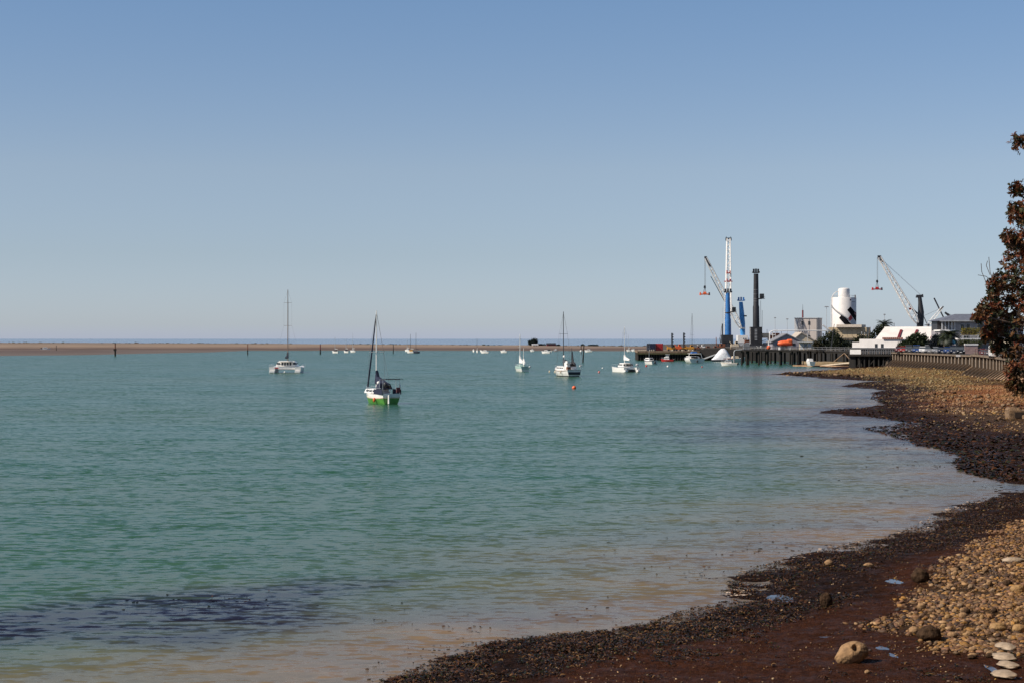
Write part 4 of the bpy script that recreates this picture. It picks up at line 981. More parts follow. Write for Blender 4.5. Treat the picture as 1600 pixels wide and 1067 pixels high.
def jetty():
    """timber jetty from the quay to the boat ramp; deck at 4.3 m"""
    A = Vector((74, 600)); B_ = Vector((103, 505)); d = (B_-A); n = Vector((d.y, -d.x)).normalized()
    t = thing('jetty', 'long old timber jetty on dark piles in front of the port sheds', 'jetty', (A.x, A.y, 0))
    a = [(0, 0), (d.x, d.y), (d.x-n.x*6, d.y-n.y*6), (-n.x*6, -n.y*6)]
    MB().prism(a, 3.95, 4.3).build('deck', m_timber, t)
    MB().prism([(p[0]+(.2 if i < 2 else 0), p[1]) for i, p in enumerate(a)], 3.6, 3.93).build('cross_beam', m_timber, t)
    pts = []
    for i in range(15):
        q = i/14
        for o in (.4, 5.4): pts.append((d.x*q-n.x*o, d.y*q-n.y*o))
        if i % 3 == 0: pts.append((d.x*(q+.02)-n.x*2.8, d.y*(q+.02)-n.y*2.8))
    pile_row(t, pts, 3.6, .34, m_timber)
    r = MB()
    for i in range(36):
        q = i/35; r.tube((d.x*q, d.y*q, 4.3), (d.x*q, d.y*q, 5.3), .05, .05, 5)
    for h in (4.8, 5.3): r.tube((0, 0, h), (d.x, d.y, h), .05, .05, 5)
    r.build('railing', m_grey, t)
    b = MB()
    for q0, q1 in ((.72, .80), (.86, .8)): b.tube((d.x*q0, d.y*q0, .6), (d.x*q1, d.y*q1, 3.7), .15)
    b.build('brace', m_timbl, t)
    # seaward finger with tall piles
    t = thing('jetty', 'seaward finger of the timber jetty with a pale pipe gate', 'jetty', (68.5, 540, 0))
    MB().prism([(0, 0), (24, -6), (24.8, -3), (.8, 3)], 4.2, 4.55).build('deck', m_timber, t)
    pile_row(t, [(.8, .4), (2.3, .2), (3.0, 2.2), (5.8, -.6), (8.2, -1.2), (8.7, .8), (12, -2.2), (12.6, -.4), (15.5, -3), (17.0, -3.4), (18, -1.5), (20, -4.2), (21, -2.6), (22.6, -4.9), (23.6, -5.4)], 4.25, .3, m_timber)
    p = MB(); p.path([(-1.6, 0, .4), (-1.6, 0, 4.0), (-1.2, 0, 4.5), (.9, 0, 4.6)], .14); p.build('pipe', m_lgrey, t, True)
    r = MB()
    for i in range(12): r.tube((i*2.1, -.52*i, 4.5), (i*2.1, -.52*i, 5.4), .05, .05, 5)
    r.tube((0, 0, 5.4), (23.5, -5.9, 5.4), .05); r.build('railing', m_dark, t)
    MB().box((2.2, .8, 5.5), (1.9, 1.5, 1.9)).build('control_box', m_grey, t, bevel=.05)
jetty()
t = thing('boat_ramp', 'pale concrete boat ramp sloping into the water beside the jetty', 'ramp', (92, 508, 0))
MB().prism([(-11, 9), (8, -18), (16, -6), (12, 14)], -.6, .35).build('slab', m_concl, t)
MB().extrude([(-4, 3, .4), (9, -6, 2.0), (9, -6, 1.7), (-4, 3, .1)], (1.5, 6, 0)).build('slipway', m_cream, t)
t = thing('motor_launch', 'small white boat drawn up on the sand under the jetty', 'motor boat', G(1265.5, 508, .6), radians(100))
hull_mesh(MB(), 4.5, 1.9, .8, 1.2, 0, 1, .9).build('hull', m_gel, t, True); MB().box((0, 0, 1.3), (1.8, 1.5, .8), taper=.8).build('cabin', m_gel, t, bevel=.06)
tag(MB().prism([(0, 0), (17, -7), (24, 4), (20, 22), (2, 24)], -1, 1.1).build('sand_patch', mat('dry_sand', (.30, .22, .12), .9, var=.15), loc=(86, 520, 0)), kind='structure')

def container(loc, m, label, rz=0.0, L=6.06):
    t = thing('shipping_container', label, 'container', loc, rz, 'shipping containers on the wharf')
    b = MB().box((0, 0, 1.3), (L, 2.44, 2.59))
    for i in range(int(L/.3)): 
        b.box((-L/2+.15+i*.3, -1.23, 1.3), (.12, .06, 2.3))
    b.build('body', m, t)
    fr = MB()
    for sx in (-1, 1):
        for sy in (-1, 1): fr.box((sx*(L/2-.05), sy*1.22, 1.3), (.16, .16, 2.64))
    fr.build('corner_post', m_dark, t)
    for s_ in (-1, 1): MB().box((L/2+.02, s_*.6, 1.3), (.05, 1.1, 2.4)).build('door', m, t)
container((51.2, 659, 3.47), mat('navy_steel', (.02, .025, .06), .6, var=.2), 'dark navy container at the left end of the wharf', 0, 3.0)
container((53.9, 661, 3.47), m_red, 'red container on the wharf right of the navy one', 0, 3.4)
def light_mast(px, Y, top, z, label, notches=True):
    t = thing('dolphin_post', label, 'post', G(px, Y, z)); h = ZA(top, Y)-z
    b = MB().box((0, 0, h/2), (.55, .55, h)).build('column', m_dark, t)
    for i in range(5): MB().box((.42, 0, h*(.18+i*.18)), (.3, .4, .35)).build('step_bracket', m_dark, b)
light_mast(1050, 655, 520.5, 4.6, 'dark notched column, left of two above the yellow machinery')
light_mast(1068.5, 655, 520, 4.6, 'dark notched column, right of two above the yellow machinery')
def plant(px, Y, label, m, w=3.0, h=1.6, z=3.47, seed=0):
    t = thing('yellow_machine', label, 'machinery', G(px, Y, z)); rr = random.Random(seed)
    MB().box((0, 0, h*.45), (w, 1.8, h*.5)).build('body', m, t, bevel=.06); MB().box((w*.2, 0, h*.85), (w*.35, 1.5, h*.45), taper=.85).build('cab', m, t, bevel=.05)
    MB().box((w*.2, -.72, h*.9), (w*.26, .1, h*.25)).build('window', m_glass, t)
    for s_ in (-1, 1): MB().tube((s_*w*.32, -1, .35), (s_*w*.32, 1, .35), .35, .35, 12).build('wheel', m_dark, t)
    MB().tube((-w*.3, 0, h*.6), (-w*.65, 0, h*1.05), .12).build('arm', m, t)
for i, (px, mm, w, h, lab) in enumerate([(1049, m_yellow, 3.2, 1.9, 'yellow machine at the foot of the left notched column'), (1060, m_orange, 2.2, 2.2, 'orange-brown machine between the two notched columns'),
    (1067, m_yellow, 3.0, 1.7, 'yellow machine at the foot of the right notched column'), (1078, m_yellow, 3.0, 1.9, 'yellow machine at the root of the wharf left of the yacht mast'),
    (1089, m_rust, 2.6, 1.6, 'rusty machine just right of the thin yacht mast'), (1115, m_rust, 3.2, 1.5, 'rust-brown machine left of the blue crane base')]):
    plant(px, 656+2*i, lab, mm, w, h, 3.47, i)
t = thing('sailing_yacht', 'yacht hidden behind the wharf, only its tall thin mast showing', 'yacht', G(1082, 720, 0), 1.8)
hull_mesh(MB(), 9, 3, 1.1, 1.5, 0, 1).build('hull', m_gel, t, True); rig(t, .5, 1, ZA(490, 720), m_dark, .1, (.5,), .8, (4.3, 0, 1.6)); MB().box((0, 0, 1.4), (3.5, 1.8, .7)).build('cabin', m_gel, t, bevel=.05)
# white tarpaulin tent over a barge
t = thing('shrouded_barge', 'barge under a big white tarpaulin tent moored at the quay', 'barge', G(1130, 625, 0), 0.0)
MB().box((0, 0, .15), (8.0, 4.5, .9), taper=1.04).build('hull', m_antif, t, bevel=.1)
def tent():
    n = 26; pr = [(-3.9, .7), (-3.5, 1.2), (-2.6, 2.3), (-1.5, 3.7), (-.6, 4.5), (.4, 4.6), (1.2, 3.9), (2.0, 2.4), (2.8, 1.3), (3.3, .9)]
    vs = []; k = 9
    for (x, z) in pr:
        for j in range(k):
            a = pi*j/(k-1); y = -2.1*cos(a); zz = .45 + (z-.45)*sin(a)**.8 + .10*sin(x*7+j*2.1); vs.append((x+.12*sin(j*3+x), y, zz))
    fs = [(i*k+j, i*k+j+1, (i+1)*k+j+1, (i+1)*k+j) for i in range(len(pr)-1) for j in range(k-1)] + [tuple(range(k)), tuple((len(pr)-1)*k+j for j in range(k))]
    return MB().add(vs, fs)
tent().build('tarpaulin', mat('white_tarpaulin', (.72, .72, .74), .6, var=.08, bump=.08, bscale=1.5), t, True)
t = thing('motor_launch', 'low white boat moored right of the tarpaulin-covered barge', 'motor boat', G(1150, 612, 0), radians(10)); hull_mesh(MB(), 6.5, 2.2, 1.1, 1.7, 0, 1).build('hull', m_gel, t, True); MB().box((-.3, 0, 1.6), (2.5, 1.5, .8), taper=.8).build('cabin', m_cream, t, bevel=.06)
# ------------------------------------------------------------------ dark bulkhead behind the jetty
m_bulk = mat('tarred_timber', (0.014, 0.012, 0.011), .9, var=.3)
t = thing('bulkhead', 'tarred dark timber bulkhead along the shore behind the jetty piles', 'bulkhead', (0, 0, 0))
mb = MB()
for (a, b) in zip([(67, 652), (93, 640), (99, 605), (104, 565), (107, 548)][:-1], [(67, 652), (93, 640), (99, 605), (104, 565), (107, 548)][1:]):
    d = Vector((b[0]-a[0], b[1]-a[1])); n = Vector((-d.y, d.x)).normalized()*.5
    mb.prism([a, b, (b[0]+n.x, b[1]+n.y), (a[0]+n.x, a[1]+n.y)], -1, 4.1)
mb.build('board_face', m_bulk, t)

# ------------------------------------------------------------------ harbour cranes
def lattice(mb, a, b, wa, wb, up=(0, 1, 0), seg=12, rc=.12, rd=.07, depth=1.0):
    """four-chord lattice boom from a to b; wa/wb widths"""
    a = Vector(a); b = Vector(b); d = (b-a).normalized(); s = d.cross(Vector(up)).normalized(); u = s.cross(d).normalized()
    def pt(q, i, j):
        w = wa+(wb-wa)*q; w = w*min(1, .35+q*6) ; return a.lerp(b, q) + s*(i*w/2) + u*(j*w/2*depth)
    for i in (-1, 1):
        for j in (-1, 1):
            for k in range(seg): mb.tube(pt(k/seg, i, j), pt((k+1)/seg, i, j), rc, rc, 6)
    for k in range(seg):
        f = 1 if k % 2 else -1
        for (i0, j0, i1, j1) in ((-1, -1, 1, -1), (-1, 1, 1, 1), (-1, -1, -1, 1), (1, -1, 1, 1)):
            p = (i0, j0) if f > 0 else (i1, j1); q = (i1, j1) if f > 0 else (i0, j0)
            mb.tube(pt(k/seg, *p), pt((k+1)/seg, *q), rd, rd, 5)
    return mb
class Lc:
    def __init__(s, px, Y, z0): s.x0 = XA(px, Y); s.Y = Y; s.z0 = z0; s.k = Y/F
    def __call__(s, px, py, dy=0): return (XA(px, s.Y+dy)-s.x0, dy, ZA(py, s.Y+dy)-s.z0)
def spreader(px, py_rope_top, py_block, py0, py1, hw, Y, m, label, parentless_loc=None):
    """hook block and container spreader hanging on the rope"""
    L_ = Lc(px, Y, 0); z1 = ZA(py1, Y); t = thing('spreader', label, 'crane spreader', (L_.x0, Y, z1)); k = Y/F
    MB().tube((0, 0, 0), (0, 0, ZA(py_rope_top, Y)-z1), .07, .07, 5).tube((.35, 0, 2), (.35, 0, ZA(py_rope_top, Y)-z1), .05, .05, 5).build('hoist_rope', m_rope, t)
    zb = ZA(py_block, Y)-z1; MB().box((0, 0, zb), (1.1, .8, 1.1), taper=.7).build('hook_block', m_dark, t, bevel=.1)
    b = MB().box((0, 0, .55), (hw*2*k, 1.0, .5)); b.box((0, 0, 1.2), (1.6, 1.2, .9), taper=.6); b.build('beam', m, t, bevel=.04)
    for s_ in (-1, 1):
        MB().box((s_*hw*k*.92, 0, .75), (.7, 1.6, 1.3), taper=.7).build('end_frame', m_dark if s_ > 0 else m, t)
        MB().tube((s_*hw*k*.35, 0, .8), (0, 0, zb), .08).build('sling', m_dark, t)
    return t
def tower_mesh(L_, prof, n=18):
    mb = MB(); vs = []; k = n
    for (px, py, hw) in prof:
        c = L_(px, py); r = hw*L_.k
        for i in range(n): vs.append((c[0]+r*cos(2*pi*i/n), c[1]+r*sin(2*pi*i/n), c[2]))
    fs = [(j*n+i, j*n+(i+1) % n, (j+1)*n+(i+1) % n, (j+1)*n+i) for j in range(len(prof)-1) for i in range(n)] + [tuple(range(n)), tuple((len(prof)-1)*n+i for i in range(n))]
    return mb.add(vs, fs)
def crane_head(L_, px, py, hw, m, t):
    c = L_(px, py); w = hw*L_.k; mb = MB().box((c[0], c[1], c[2]), (2*w, 1.6, .35))
    for s_ in (-1, 1): mb.box((c[0]+s_*w*.75, c[1], c[2]+.8), (.6, 1.2, 1.4)); mb.tube((c[0]+s_*w, -1, c[2]+.2), (c[0]+s_*w, 1, c[2]+.2), .3, .3, 8)
    mb.tube((c[0], c[1], c[2]), (c[0], c[1], c[2]+1.6), .35); return mb.build('tower_head', m, t)
def cab(L_, x0, x1, y0, y1, t, m, arm_px):
    a = L_(x0, y0); b = L_(x1, y1); cx, cz = (a[0]+b[0])/2, (a[2]+b[2])/2; w, h = abs(b[0]-a[0]), abs(a[2]-b[2])
    c = MB().box((cx, -.6, cz), (w*.75, 2.2, h*.72)).build('operator_cab', m, t, bevel=.08)
    MB().box((cx, -1.72, cz+h*.05), (w*.6, .1, h*.42)).build('window', m_glass, c)
    f = MB().box((cx, -.6, cz-h*.42), (w*1.05, 2.8, .15)); f.box(((arm_px+cx)/2, 0, cz-h*.42), (abs(arm_px-cx), .5, .4))
    for s_ in (-1, 1): f.tube((cx+s_*w*.5, -1.9, cz-h*.4), (cx+s_*w*.5, -1.9, cz-h*.1), .04); f.tube((cx-w*.5, -1.9, cz-h*.1), (cx+w*.5, -1.9, cz-h*.1), .04)
    f.build('platform', m_dark, c)
def chassis(t, w, m, dark=m_dark, z=0):
    MB().box((0, 0, 1.6), (w, 5, 1.0)).build('chassis', m, t, bevel=.08)
    for i in range(5): MB().tube((-w/2+.9+i*(w-1.8)/4, -2.7, .75), (-w/2+.9+i*(w-1.8)/4, 2.7, .75), .75, .75, 14).build('wheel', dark, t, True)
    for s_ in (-1, 1): MB().box((s_*w*.55, -3, .5), (1.4, 1.4, .9), taper=.6).build('outrigger', m, t)

def crane_one():
    Y = 760; L_ = Lc(1137.5, Y, 3.5); t = thing('harbour_crane', 'tall blue harbour crane with upright red and white lattice boom and dark base', 'crane', (L_.x0, Y, 3.5))
    tower_mesh(L_, [(1137.5, 530, 5.2), (1137.5, 518, 5.0), (1137.3, 500, 4.9), (1137.2, 496, 4.1), (1137.2, 480, 3.9), (1137, 458, 3.4)]).build('tower', m_steelb, t, True)
    tower_mesh(L_, [(1137.2, 489.5, 4.7), (1137.2, 488, 4.7)]).build('walkway_ring', m_dark, t)
    MB().lathe([(2.2, 1.9), (2.15, 5.3), (2.0, 5.6)], 22).build('slewing_column', m_black, t, True)
    MB().box((-.5, 0, 4.3), (4.8, 4.5, 3.2)).build('machinery_house', m_dark, t, bevel=.08)
    crane_head(L_, 1137.5, 457, 5.4, m_dark, t); cab(L_, 1143, 1150, 479, 488.5, t, m_dark, 1.0)
    chassis(t, 9, m_dark)
    foot = L_(1137.8, 500, 2.6); tip = L_(1138.3, 374, 13)
    b = lattice(MB(), foot, tip, 2.5, 1.3, seg=18, rc=.25, rd=.12).build('boom', m_white, t)
    for py, hw in ((440, 6.2), (427, 3)):
        c = L_(1138, py, 7.0); MB().box(c, (hw*2*L_.k, 1.4, .45)).box((c[0]-.6, c[1]-.5, c[2]+.6), (.5, .5, 1.1)).box((c[0]+.7, c[1]-.5, c[2]+.6), (.4, .5, .9)).build('boom_collar', m_red, b)
    h = MB()
    for s_ in (-1, 1): h.box((tip[0]+s_*1.05, tip[1], tip[2]), (.45, .9, 1.3)); h.tube((tip[0]+s_*1.1, tip[1]-.3, tip[2]+.4), (tip[0]+s_*.9, tip[1]+.3, tip[2]+1.1), .12)
    h.box((tip[0], tip[1], tip[2]+.3), (1.8, .6, .6)); h.build('sheave_head', m_dark, b)
    lad = MB(); 
    for py in range(462, 528, 3): a = L_(1132.7, py, -.3); lad.box(a, (.5, .3, .12))
    a0 = L_(1132.2, 528, -.3); a1 = L_(1132.6, 462, -.3); lad.tube(a0, a1, .14); lad.build('ladder', m_white, t)
crane_one()
def crane_two():
    Y = 800; L_ = Lc(1159.5, Y, 3.5); t = thing('harbour_crane', 'smaller blue harbour crane with white boom reaching left behind the tall crane', 'crane', (L_.x0, Y, 3.5))
    tower_mesh(L_, [(1160.8, 529, 3.6), (1160, 505, 4.3), (1159, 490, 3.9), (1157.6, 472, 3.0)]).build('tower', mat('sky_blue_steel', (0.05, .26, .58), .4, var=.12), t, True)
    crane_head(L_, 1158, 470, 5.0, m_steelb, t); tower_mesh(L_, [(1160, 514, 4.6), (1160, 511.5, 4.6)]).build('walkway_ring', m_white, t)
    MB().box(L_(1164.5, 494, -.5), (1.2, 1.4, .6)).build('lamp_bracket', m_dark, t)
    c = MB().box((0, 0, 4.1), (4.6, 5, 3.4)).build('machinery_house', m_gel, t, bevel=.1)
    for i in range(2): MB().box((.4+i*.9, -2.53, 4.3), (.4, .08, .6)).build('window', m_glass, c)
    chassis(t, 8.5, m_lgrey)
    foot = L_(1157, 512, -2); tip = L_(1102.5, 403, -4)
    b = lattice(MB(), foot, tip, 2.3, .9, seg=20, rc=.25, rd=.12, depth=.7).build('boom', m_white, t)
    MB().tube(L_(1110, 416, -3.9), tip, .55, .45).box(tip, (1.1, .8, 1.2)).build('sheave_head', m_dark, b)
    MB().tube(L_(1110.5, 432, -3.6), L_(1136, 478, -2.6), .16, .16, 6).build('luffing_strut', m_dark, b)
crane_two()
spreader(1101.2, 403, 448.5, 453, 462, 7.6, 796, m_orange, 'orange container spreader hanging from the blue crane boom')
def crane_three():
    Y = 700; L_ = Lc(1181, Y, 3.5); t = thing('harbour_crane', 'black thick-towered harbour crane with side cab and louvred black base', 'crane', (L_.x0, Y, 3.5))
    tower_mesh(L_, [(1181.5, 515, 5.3), (1181.5, 500, 5.2), (1181.3, 480, 5.0), (1181.3, 477, 4.3), (1181.3, 450, 4.0), (1181.3, 428, 3.7)]).build('tower', m_black, t, True)
    for py in (453, 460, 467, 471): tower_mesh(L_, [(1181, py+.25, 4.35), (1181, py-.25, 4.35)]).build('tower_band', m_grey, t)
    crane_head(L_, 1181.2, 426.5, 4.6, m_black, t); cab(L_, 1186, 1194, 458, 468, t, m_black, 1.0)
    b = MB().box((0, 0, (ZA(512, Y)-3.5)*.5+1), (4.4, 4.6, ZA(512, Y)-3.5-1.5)).build('machinery_house', m_black, t, bevel=.1)
    for i in range(8): MB().box(L_(1181.2, 515+i*2.3, -2.36), (.95, .12, .22)).build('louvre', m_lgrey, b)
    l = MB()
    for i in range(12): l.box(L_(1172.3, 514+i*2, -1), (.45, .25, .2))
    l.tube(L_(1171.8, 538, -1), L_(1171.8, 512, -1), .07); l.build('ladder', m_white, t)
    MB().tube(L_(1188.5, 470, .5), L_(1189, 512, .5), .07, .07, 5).tube(L_(1191, 485, .5), L_(1191, 512, .5), .06, .06, 5).build('mast_stay', m_dark, t)
    f = L_(1181, 500, 2); tp = L_(1181.8, 468, 34)
    lattice(MB(), f, tp, 1.6, .9, seg=10, rc=.1).build('boom', m_black, t); chassis(t, 8, m_dark)
crane_three()
def crane_four():
    Y = 860; L_ = Lc(1437.5, Y, 4.5); t = thing('harbour_crane', 'dark harbour crane with long white lattice boom slanting left behind the white hall', 'crane', (L_.x0, Y, 4.5))
    tower_mesh(L_, [(1437.5, 545, 5), (1437.5, 512, 5.2), (1438, 500, 5.4), (1439, 488, 4.8), (1438, 474, 3.4), (1437, 463, 2.8)]).build('tower', m_black, t, True)
    a = L_(1437, 463); MB().box((a[0], 0, a[2]), (3.4, 1.6, 1.2), taper=.9).box((a[0]-1, 0, a[2]-.4), (1.6, 1.2, .8)).box((a[0]+1.3, 0, a[2]+.5), (.6, .5, .8)).build('tower_head', m_dark, t)
    foot = L_(1433.5, 505, -2); tip = L_(1374, 402, -2)
    b = lattice(MB(), foot, tip, 3.0, 1.3, seg=24, rc=.25, rd=.12, depth=.8).build('boom', m_white, t)
    MB().tube(L_(1379, 410, -2), tip, .6, .5).box(tip, (1.6, 1, 1.5)).build('sheave_head', m_dark, b)
    s = MB(); s.tube(L_(1441, 463), tip, .05, .05, 5).tube(L_(1441, 464, .6), L_(1376, 405, -1), .05, .05, 5).build('stay_cable', m_lgrey, t)
    MB().tube(L_(1423.5, 481, -2), L_(1436, 492), .35, .3).build('luffing_cylinder', m_dark, t); MB().box(L_(1422, 483, -2.6), (1.1, .5, .8)).build('bracket', m_red, b)
    MB().box((0, 1, 3), (6, 6, 4)).build('machinery_house', m_dark, t); chassis(t, 10, m_dark)
    MB().box((3.4, 0, L_(1445, 508)[2]), (2.2, 1.5, .3)).build('platform', m_dark, t)
crane_four()
spreader(1370.5, 403, 439.5, 444, 454, 7.8, 857, m_red, 'red container spreader hanging from the long white boom')
def crane_back():
    Y = 980; L_ = Lc(1450, Y, 4.5); t = thing('harbour_crane', 'distant crane with crossing thin dark and pale booms right of the dark crane', 'crane', (L_.x0, Y, 4.5))
    lattice(MB(), L_(1450, 508), L_(1472, 481), 1.7, 1.0, seg=10, rc=.13, rd=.07, depth=.6).build('boom', m_white, t)
    MB().tube(L_(1459.5, 466, 3), L_(1477, 502, 3), .42, .35, 8).build('jib', m_dark, t); MB().tube(L_(1470, 484), L_(1474, 479), .4, .35, 8).build('sheave_head', m_dark, t)
    MB().tube(L_(1443, 494), L_(1450, 510), .22, .22, 6).tube(L_(1443, 494), L_(1472, 481), .07, .07, 5).build('strut', m_dark, t)
    MB().box((0, 0, 4.5), (5, 5, 9)).build('machinery_house', m_grey, t); MB().tube(L_(1450, 545), L_(1450, 506), 1.0, .8, 10).tube(L_(1477, 502, 3), L_(1476, 545, 3), .6, .6, 8).build('tower', m_grey, t)
crane_back()
def crane_small():
    Y = 1000; L_ = Lc(1486, Y, 4.5); t = thing('harbour_crane', 'short dark boom of a crane just above the grey house roof', 'crane', (L_.x0, Y, 4.5))
    MB().tube(L_(1476.5, 488.5), L_(1487.5, 497), .55, .75, 8).build('boom', m_dark, t); MB().tube(L_(1486, 497), L_(1486, 545), .7, .9, 8).build('tower', m_dark, t)
    MB().tube(L_(1479, 489), L_(1497, 497), .07, .07, 5).build('stay_cable', m_rope, t)
crane_small()
def derrick():
    Y = 690; L_ = Lc(1128.5, Y, 3.5); t = thing('derrick', 'short dark derrick post with strut, left of the tall blue crane', 'derrick', (L_.x0, Y, 3.5))
    MB().tube((0, 0, 0), L_(1128.8, 506), .32, .25).build('mast', m_dark, t); MB().box((0, 0, 1.2), (2.2, 1.8, 2.4)).build('base', m_rust, t, bevel=.05)
    MB().tube((-.6, 0, 2), L_(1124.5, 528), .12).tube(L_(1124.5, 528), L_(1128, 508), .06, .06, 5).build('strut', m_dark, t); MB().tube((-2.2, 0, 0), L_(1119, 527), .2, .12, 6).build('jib', m_rust, t)
    MB().tube(L_(1128.5, 506), L_(1129, 480), .05, .05, 5).build('aerial', m_lgrey, t)
derrick()

# ------------------------------------------------------------------ silo and sheds
def silo():
    Y = 800; k = Y/F; R = 18.7*k; X = XA(1319, Y); z0 = 4.5; t = thing('silo', 'tall white cement silo with smaller top drum and dark and red painted blocks', 'silo', (X, Y, z0))
    Z = lambda py: ZA(py, Y)-z0
    ms = mat('silo_white', (.72, .68, .64), .6, var=.05, scale=.3)
    MB().lathe([(R, 0), (R, Z(466)), (R*.98, Z(465.3))], 64).build('drum', ms, t, True)
    MB().lathe([(9*k, Z(466)), (9*k, Z(453)), (8.4*k, Z(451.5)), (5*k, Z(450.2)), (.1, Z(450))], 32, (-.4*k, 0, 0)).build('top_drum', ms, t, True)
    rl = MB()
    for i in range(40):
        a = 2*pi*i/40; rl.tube((R*.97*cos(a), R*.97*sin(a), Z(466)), (R*.97*cos(a), R*.97*sin(a), Z(466)+1.1), .035, .035, 4)
    rl.path([(R*.97*cos(2*pi*i/40), R*.97*sin(2*pi*i/40), Z(466)+1.1) for i in range(41)], .04, 5); rl.build('railing', m_lgrey, t)
    pts = [(-9*k, -.5, Z(455.5)), (-13*k, -.5, Z(456.5)), (-17*k, -.5, Z(460)), (-20*k, -.5, Z(466)), (-20.6*k, -.5, Z(476)), (-20.6*k, -.5, Z(530))]
    MB().path(pts, .16, 8).build('pipe', ms, t, True)
    st = MB(); N = 30
    for i in range(N):
        q = i/N; a = radians(-88+q*100); x, y = (R+.35)*sin(a), -(R+.35)*cos(a); z = Z(478+q*22); st.box((x, y, z), (.55, .55, .12), rz=a)
        st.tube((x, y, z), (x, y, z+.9), .03, .03, 4)
    st.build('spiral_stair', m_lgrey, t)
    MB().box((R*.8, -R*.62, Z(464.5)), (.5, .5, 1.8)).build('roof_vent', m_grey, t)
    def patch(quad, m, name, off=.04):
        n = 10; vs = []
        for i in range(n+1):
            for j in range(n+1):
                u, v = i/n, j/n; px = (quad[0][0]*(1-u)+quad[1][0]*u)*(1-v)+(quad[3][0]*(1-u)+quad[2][0]*u)*v; py = (quad[0][1]*(1-u)+quad[1][1]*u)*(1-v)+(quad[3][1]*(1-u)+quad[2][1]*u)*v
                a = math.asin(max(-.995, min(.995, (px-1319)/18.7))); vs.append(((R+off)*sin(a), -(R+off)*cos(a), Z(py)))
        fs = [(i*(n+1)+j, (i+1)*(n+1)+j, (i+1)*(n+1)+j+1, i*(n+1)+j+1) for i in range(n) for j in range(n)]; MB().add(vs, fs).build(name, m, t)
    z = lambda x, y: (1280+x/13.34, 440+y/13.34); dk = mat('painted_black', (.008, .007, .009), .8, spec=.1)
    patch([z(432, 690), z(375, 765), z(490, 905), z(635, 905)], dk, 'painted_block')
    patch([z(605, 530), z(535, 600), z(745, 850), z(766, 690)], dk, 'painted_block')
    patch([z(615, 695), z(552, 775), z(592, 835), z(660, 770)], m_red, 'painted_red_square', .06)
    patch([z(705, 640), z(690, 680), z(766, 735), z(767, 638)], m_maroon, 'painted_maroon_corner', .06)
    patch([z(660, 770), z(600, 850), z(650, 905), z(745, 880)], m_lgrey, 'painted_grey_block', .05)
    patch([z(595, 375), z(592, 410), z(625, 400), z(622, 375)], mat('navy_mark', (.04, .05, .12), .6), 'painted_emblem')
    patch([z(640, 424), z(640, 434), z(722, 434), z(722, 424)], m_grey, 'painted_name_line')
silo()
def boxhouse(name, label, px0, px1, py0, Y, depth, z0, m, cat='building', parts=None, group=None):
    X0, X1 = XA(px0, Y), XA(px1, Y); t = thing(name, label, cat, ((X0+X1)/2, Y+depth/2, z0), radians(-18)); h = ZA(py0, Y)-z0; w = X1-X0
    wll = MB().box((0, 0, h/2), (w, depth, h)).build('wall', m, t); return t, wll, w, h, depth
m_beige = mat('beige_cladding', (.50, .44, .40), .7, var=.08, scale=.3, streak=True)
t, wl, w, h, d = boxhouse('storage_building', 'tall pale beige port building with two dark vertical seams', 1249.5, 1285, 497.5, 780, 14, 4.5, m_beige)
MB().box((-w*.42, -d/2-.06, h/2-.3), (w*.12, .12, h-.6)).build('corner_panel', m_lgrey, t)
for x in (-.15, .14, .47): MB().box((w*x, -d/2-.04, h/2), (.22, .1, h-.1)).build('seam', m_grey, wl)
for x, z in ((-.15, .83), (.14, .83), (.14, .33)): MB().box((w*x, -d/2-.08, h*z), (.8, .14, 1.6)).build('window', m_glass, wl)
MB().box((0, 0, h+.1), (w+.5, d+.5, .25)).build('roof', m_lgrey, t)
t = thing('chimney', 'thin dark red chimney with aerial rising over the beige port building', 'chimney', G(1254.3, 800, 4.5)); hz = ZA(485, 800)-4.5
MB().tube((0, 0, 0), (0, 0, hz), .4, .35).build('stack', m_maroon, t); MB().tube((0, 0, hz), (0, 0, ZA(476, 800)-4.5), .1, .05, 6).build('aerial', m_dark, t)
m_tan = mat('tan_cladding', (.46, .36, .23), .7, var=.1, scale=.4)
t, wl, w, h, d = boxhouse('port_office', 'tan flat-roofed building with a pale overhanging roof box, below the silo', 1303, 1362, 511.5, 740, 14, 4.5, m_tan)
MB().box((-w*.02, -d/2-.6, h*.42), (w, .2, .5)).box((0, -d/2-.1, h*.19), (w*.98, .1, h*.36)).build('shadow_panel', m_dark, wl)  # dark panels laid on the front wall to paint the shade there
MB().box((w*.05, -1, h+.55), (w*.66, d, 1.1)).build('roof', mat('pale_roof', (.55, .47, .38), .7), t); MB().box((w*.05, -d/2-.6, h-.1), (w*.66, 2.5, .18)).build('canopy', m_dark, t)
for i in range(7): MB().box((-w*.4+i*w*.13, -d/2-.05, h*.72), (.06, .06, h*.4)).build('seam', m_tan, wl)
